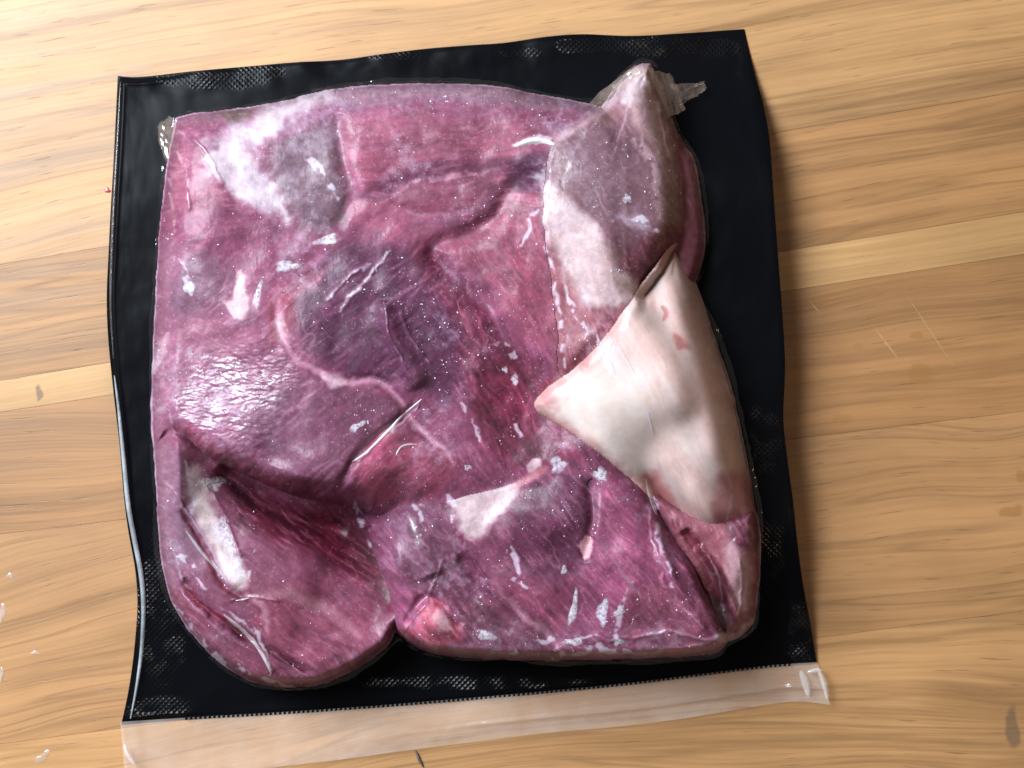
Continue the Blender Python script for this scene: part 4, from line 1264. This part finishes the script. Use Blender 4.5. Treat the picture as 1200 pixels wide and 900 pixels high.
def tube(name, pts, rad, mat, h0=0.5):
    c = resample(smooth_curve(pts, False, 6), 18)
    tg = np.gradient(c, axis=0); tg /= np.linalg.norm(tg, axis=1, keepdims=True)
    nn = np.stack([-tg[:, 1], tg[:, 0]], 1)
    V = []
    tpz = np.sin(np.linspace(0.15, math.pi - 0.1, 18)) ** 0.5
    for j in range(8):
        a = j / 8 * 2 * math.pi
        q = c + nn * (math.cos(a) * rad * tpz)[:, None]
        V.append(P(q[:, 0], q[:, 1], h0 + rad * tpz * (1 + math.sin(a))))
    V = np.stack(V, 0)
    id_ = np.arange(8 * 18).reshape(8, 18); nx = np.roll(id_, -1, 0)
    F = np.stack([id_[:, :-1], id_[:, 1:], nx[:, 1:], nx[:, :-1]], -1).reshape(-1, 4)
    return mesh_obj(name, V.reshape(-1, 3), F, mat)


tag(tube('herb_stem', [(486, 879), (489, 884), (491, 890), (496, 899)], 1.5, simple_mat('stem', (0.09, 0.085, 0.07), 0.6)),
    'tiny dark curved stem lying on the board just below the clear strip', 'stem')


def blob(name, x, y, rx, ry, hgt, mat, seed, ang=0.0, parent=None):
    r = np.random.default_rng(seed)
    n = 18
    th = np.linspace(0, 2 * np.pi, n, endpoint=False)
    rad = 1 + 0.25 * np.sin(2 * th + r.random() * 6) + 0.18 * np.sin(3 * th + r.random() * 6) + 0.08 * r.standard_normal(n)
    V, F = [], []
    for s, h in ((1, 0.15), (0.8, 0.7), (0.4, 1.0)):
        lx, ly = rx * rad * s * np.cos(th), ry * rad * s * np.sin(th)
        V.append(P(x + lx * math.cos(ang) - ly * math.sin(ang), y + lx * math.sin(ang) + ly * math.cos(ang), hgt * h + 0 * lx))
    V = np.concatenate(V + [P(np.array([x]), np.array([y]), np.array([hgt * 1.0]))])
    for l in range(2):
        for j in range(n):
            k2 = (j + 1) % n
            F += [(l * n + j, (l + 1) * n + j, (l + 1) * n + k2), (l * n + j, (l + 1) * n + k2, l * n + k2)]
    for j in range(n):
        F.append((2 * n + j, 3 * n, 2 * n + (j + 1) % n))
    o = mesh_obj(name, V, F, mat)
    if parent:
        o.parent = parent; o.location = -parent.location
    return o


WATER = clear_mat('melt_water', 0.16, 0.10, (0.97, 0.95, 0.94))
tag(blob('meat_drop', 126, 223, 4, 2.6, 0.8, simple_mat('blood', (0.30, 0.03, 0.05), 0.25, 0.5), 31), 'small red meat juice drop beside the left edge of the black sheet', 'juice drop')
for (x, y, rx, ry, an, lab) in [(50, 887, 10, 5, -0.5, 'irregular ice crumb at the bottom left corner of the board, largest of the crumbs'),
                                (3, 718, 3, 13, 0.05, 'thin upright ice sliver at the left edge of the picture'),
                                (12, 675, 3.5, 4, 0, 'round ice droplet highest up the left edge of the board'),
                                (41, 765, 4, 3, 0.4, 'tiny ice crumb on the board between the left edge and the pouch corner'),
                                (2, 790, 2.5, 8, 0, 'narrow ice crumb at the left picture edge below the thin sliver')]:
    tag(blob('ice_crumb', x, y, rx, ry, 1.0, WATER, int(x + y), an), lab, 'ice', 'melting ice bits on the board')

# marks that belong to the wood
SCR = simple_mat('scratch', (0.36, 0.20, 0.085), 0.6)


for (a, b, wd) in [((1022, 380), (1056, 425), 1.3), ((1060, 342), (1122, 436), 0.8), ((948, 352), (962, 368), 0.7)]:
    c = np.array([a, b], float); dv = c[1] - c[0]; nv = np.array([-dv[1], dv[0]]) / np.linalg.norm(dv)
    V = [P(*(c[0]), 0.08), P(*((c[0] + c[1]) / 2 + nv * wd), 0.12), P(*c[1], 0.08), P(*((c[0] + c[1]) / 2 - nv * wd), 0.12)]
    o = mesh_obj('knife_scratch', V, [(0, 3, 2, 1)], SCR, None, False); o.parent = board; o.location = -board.location
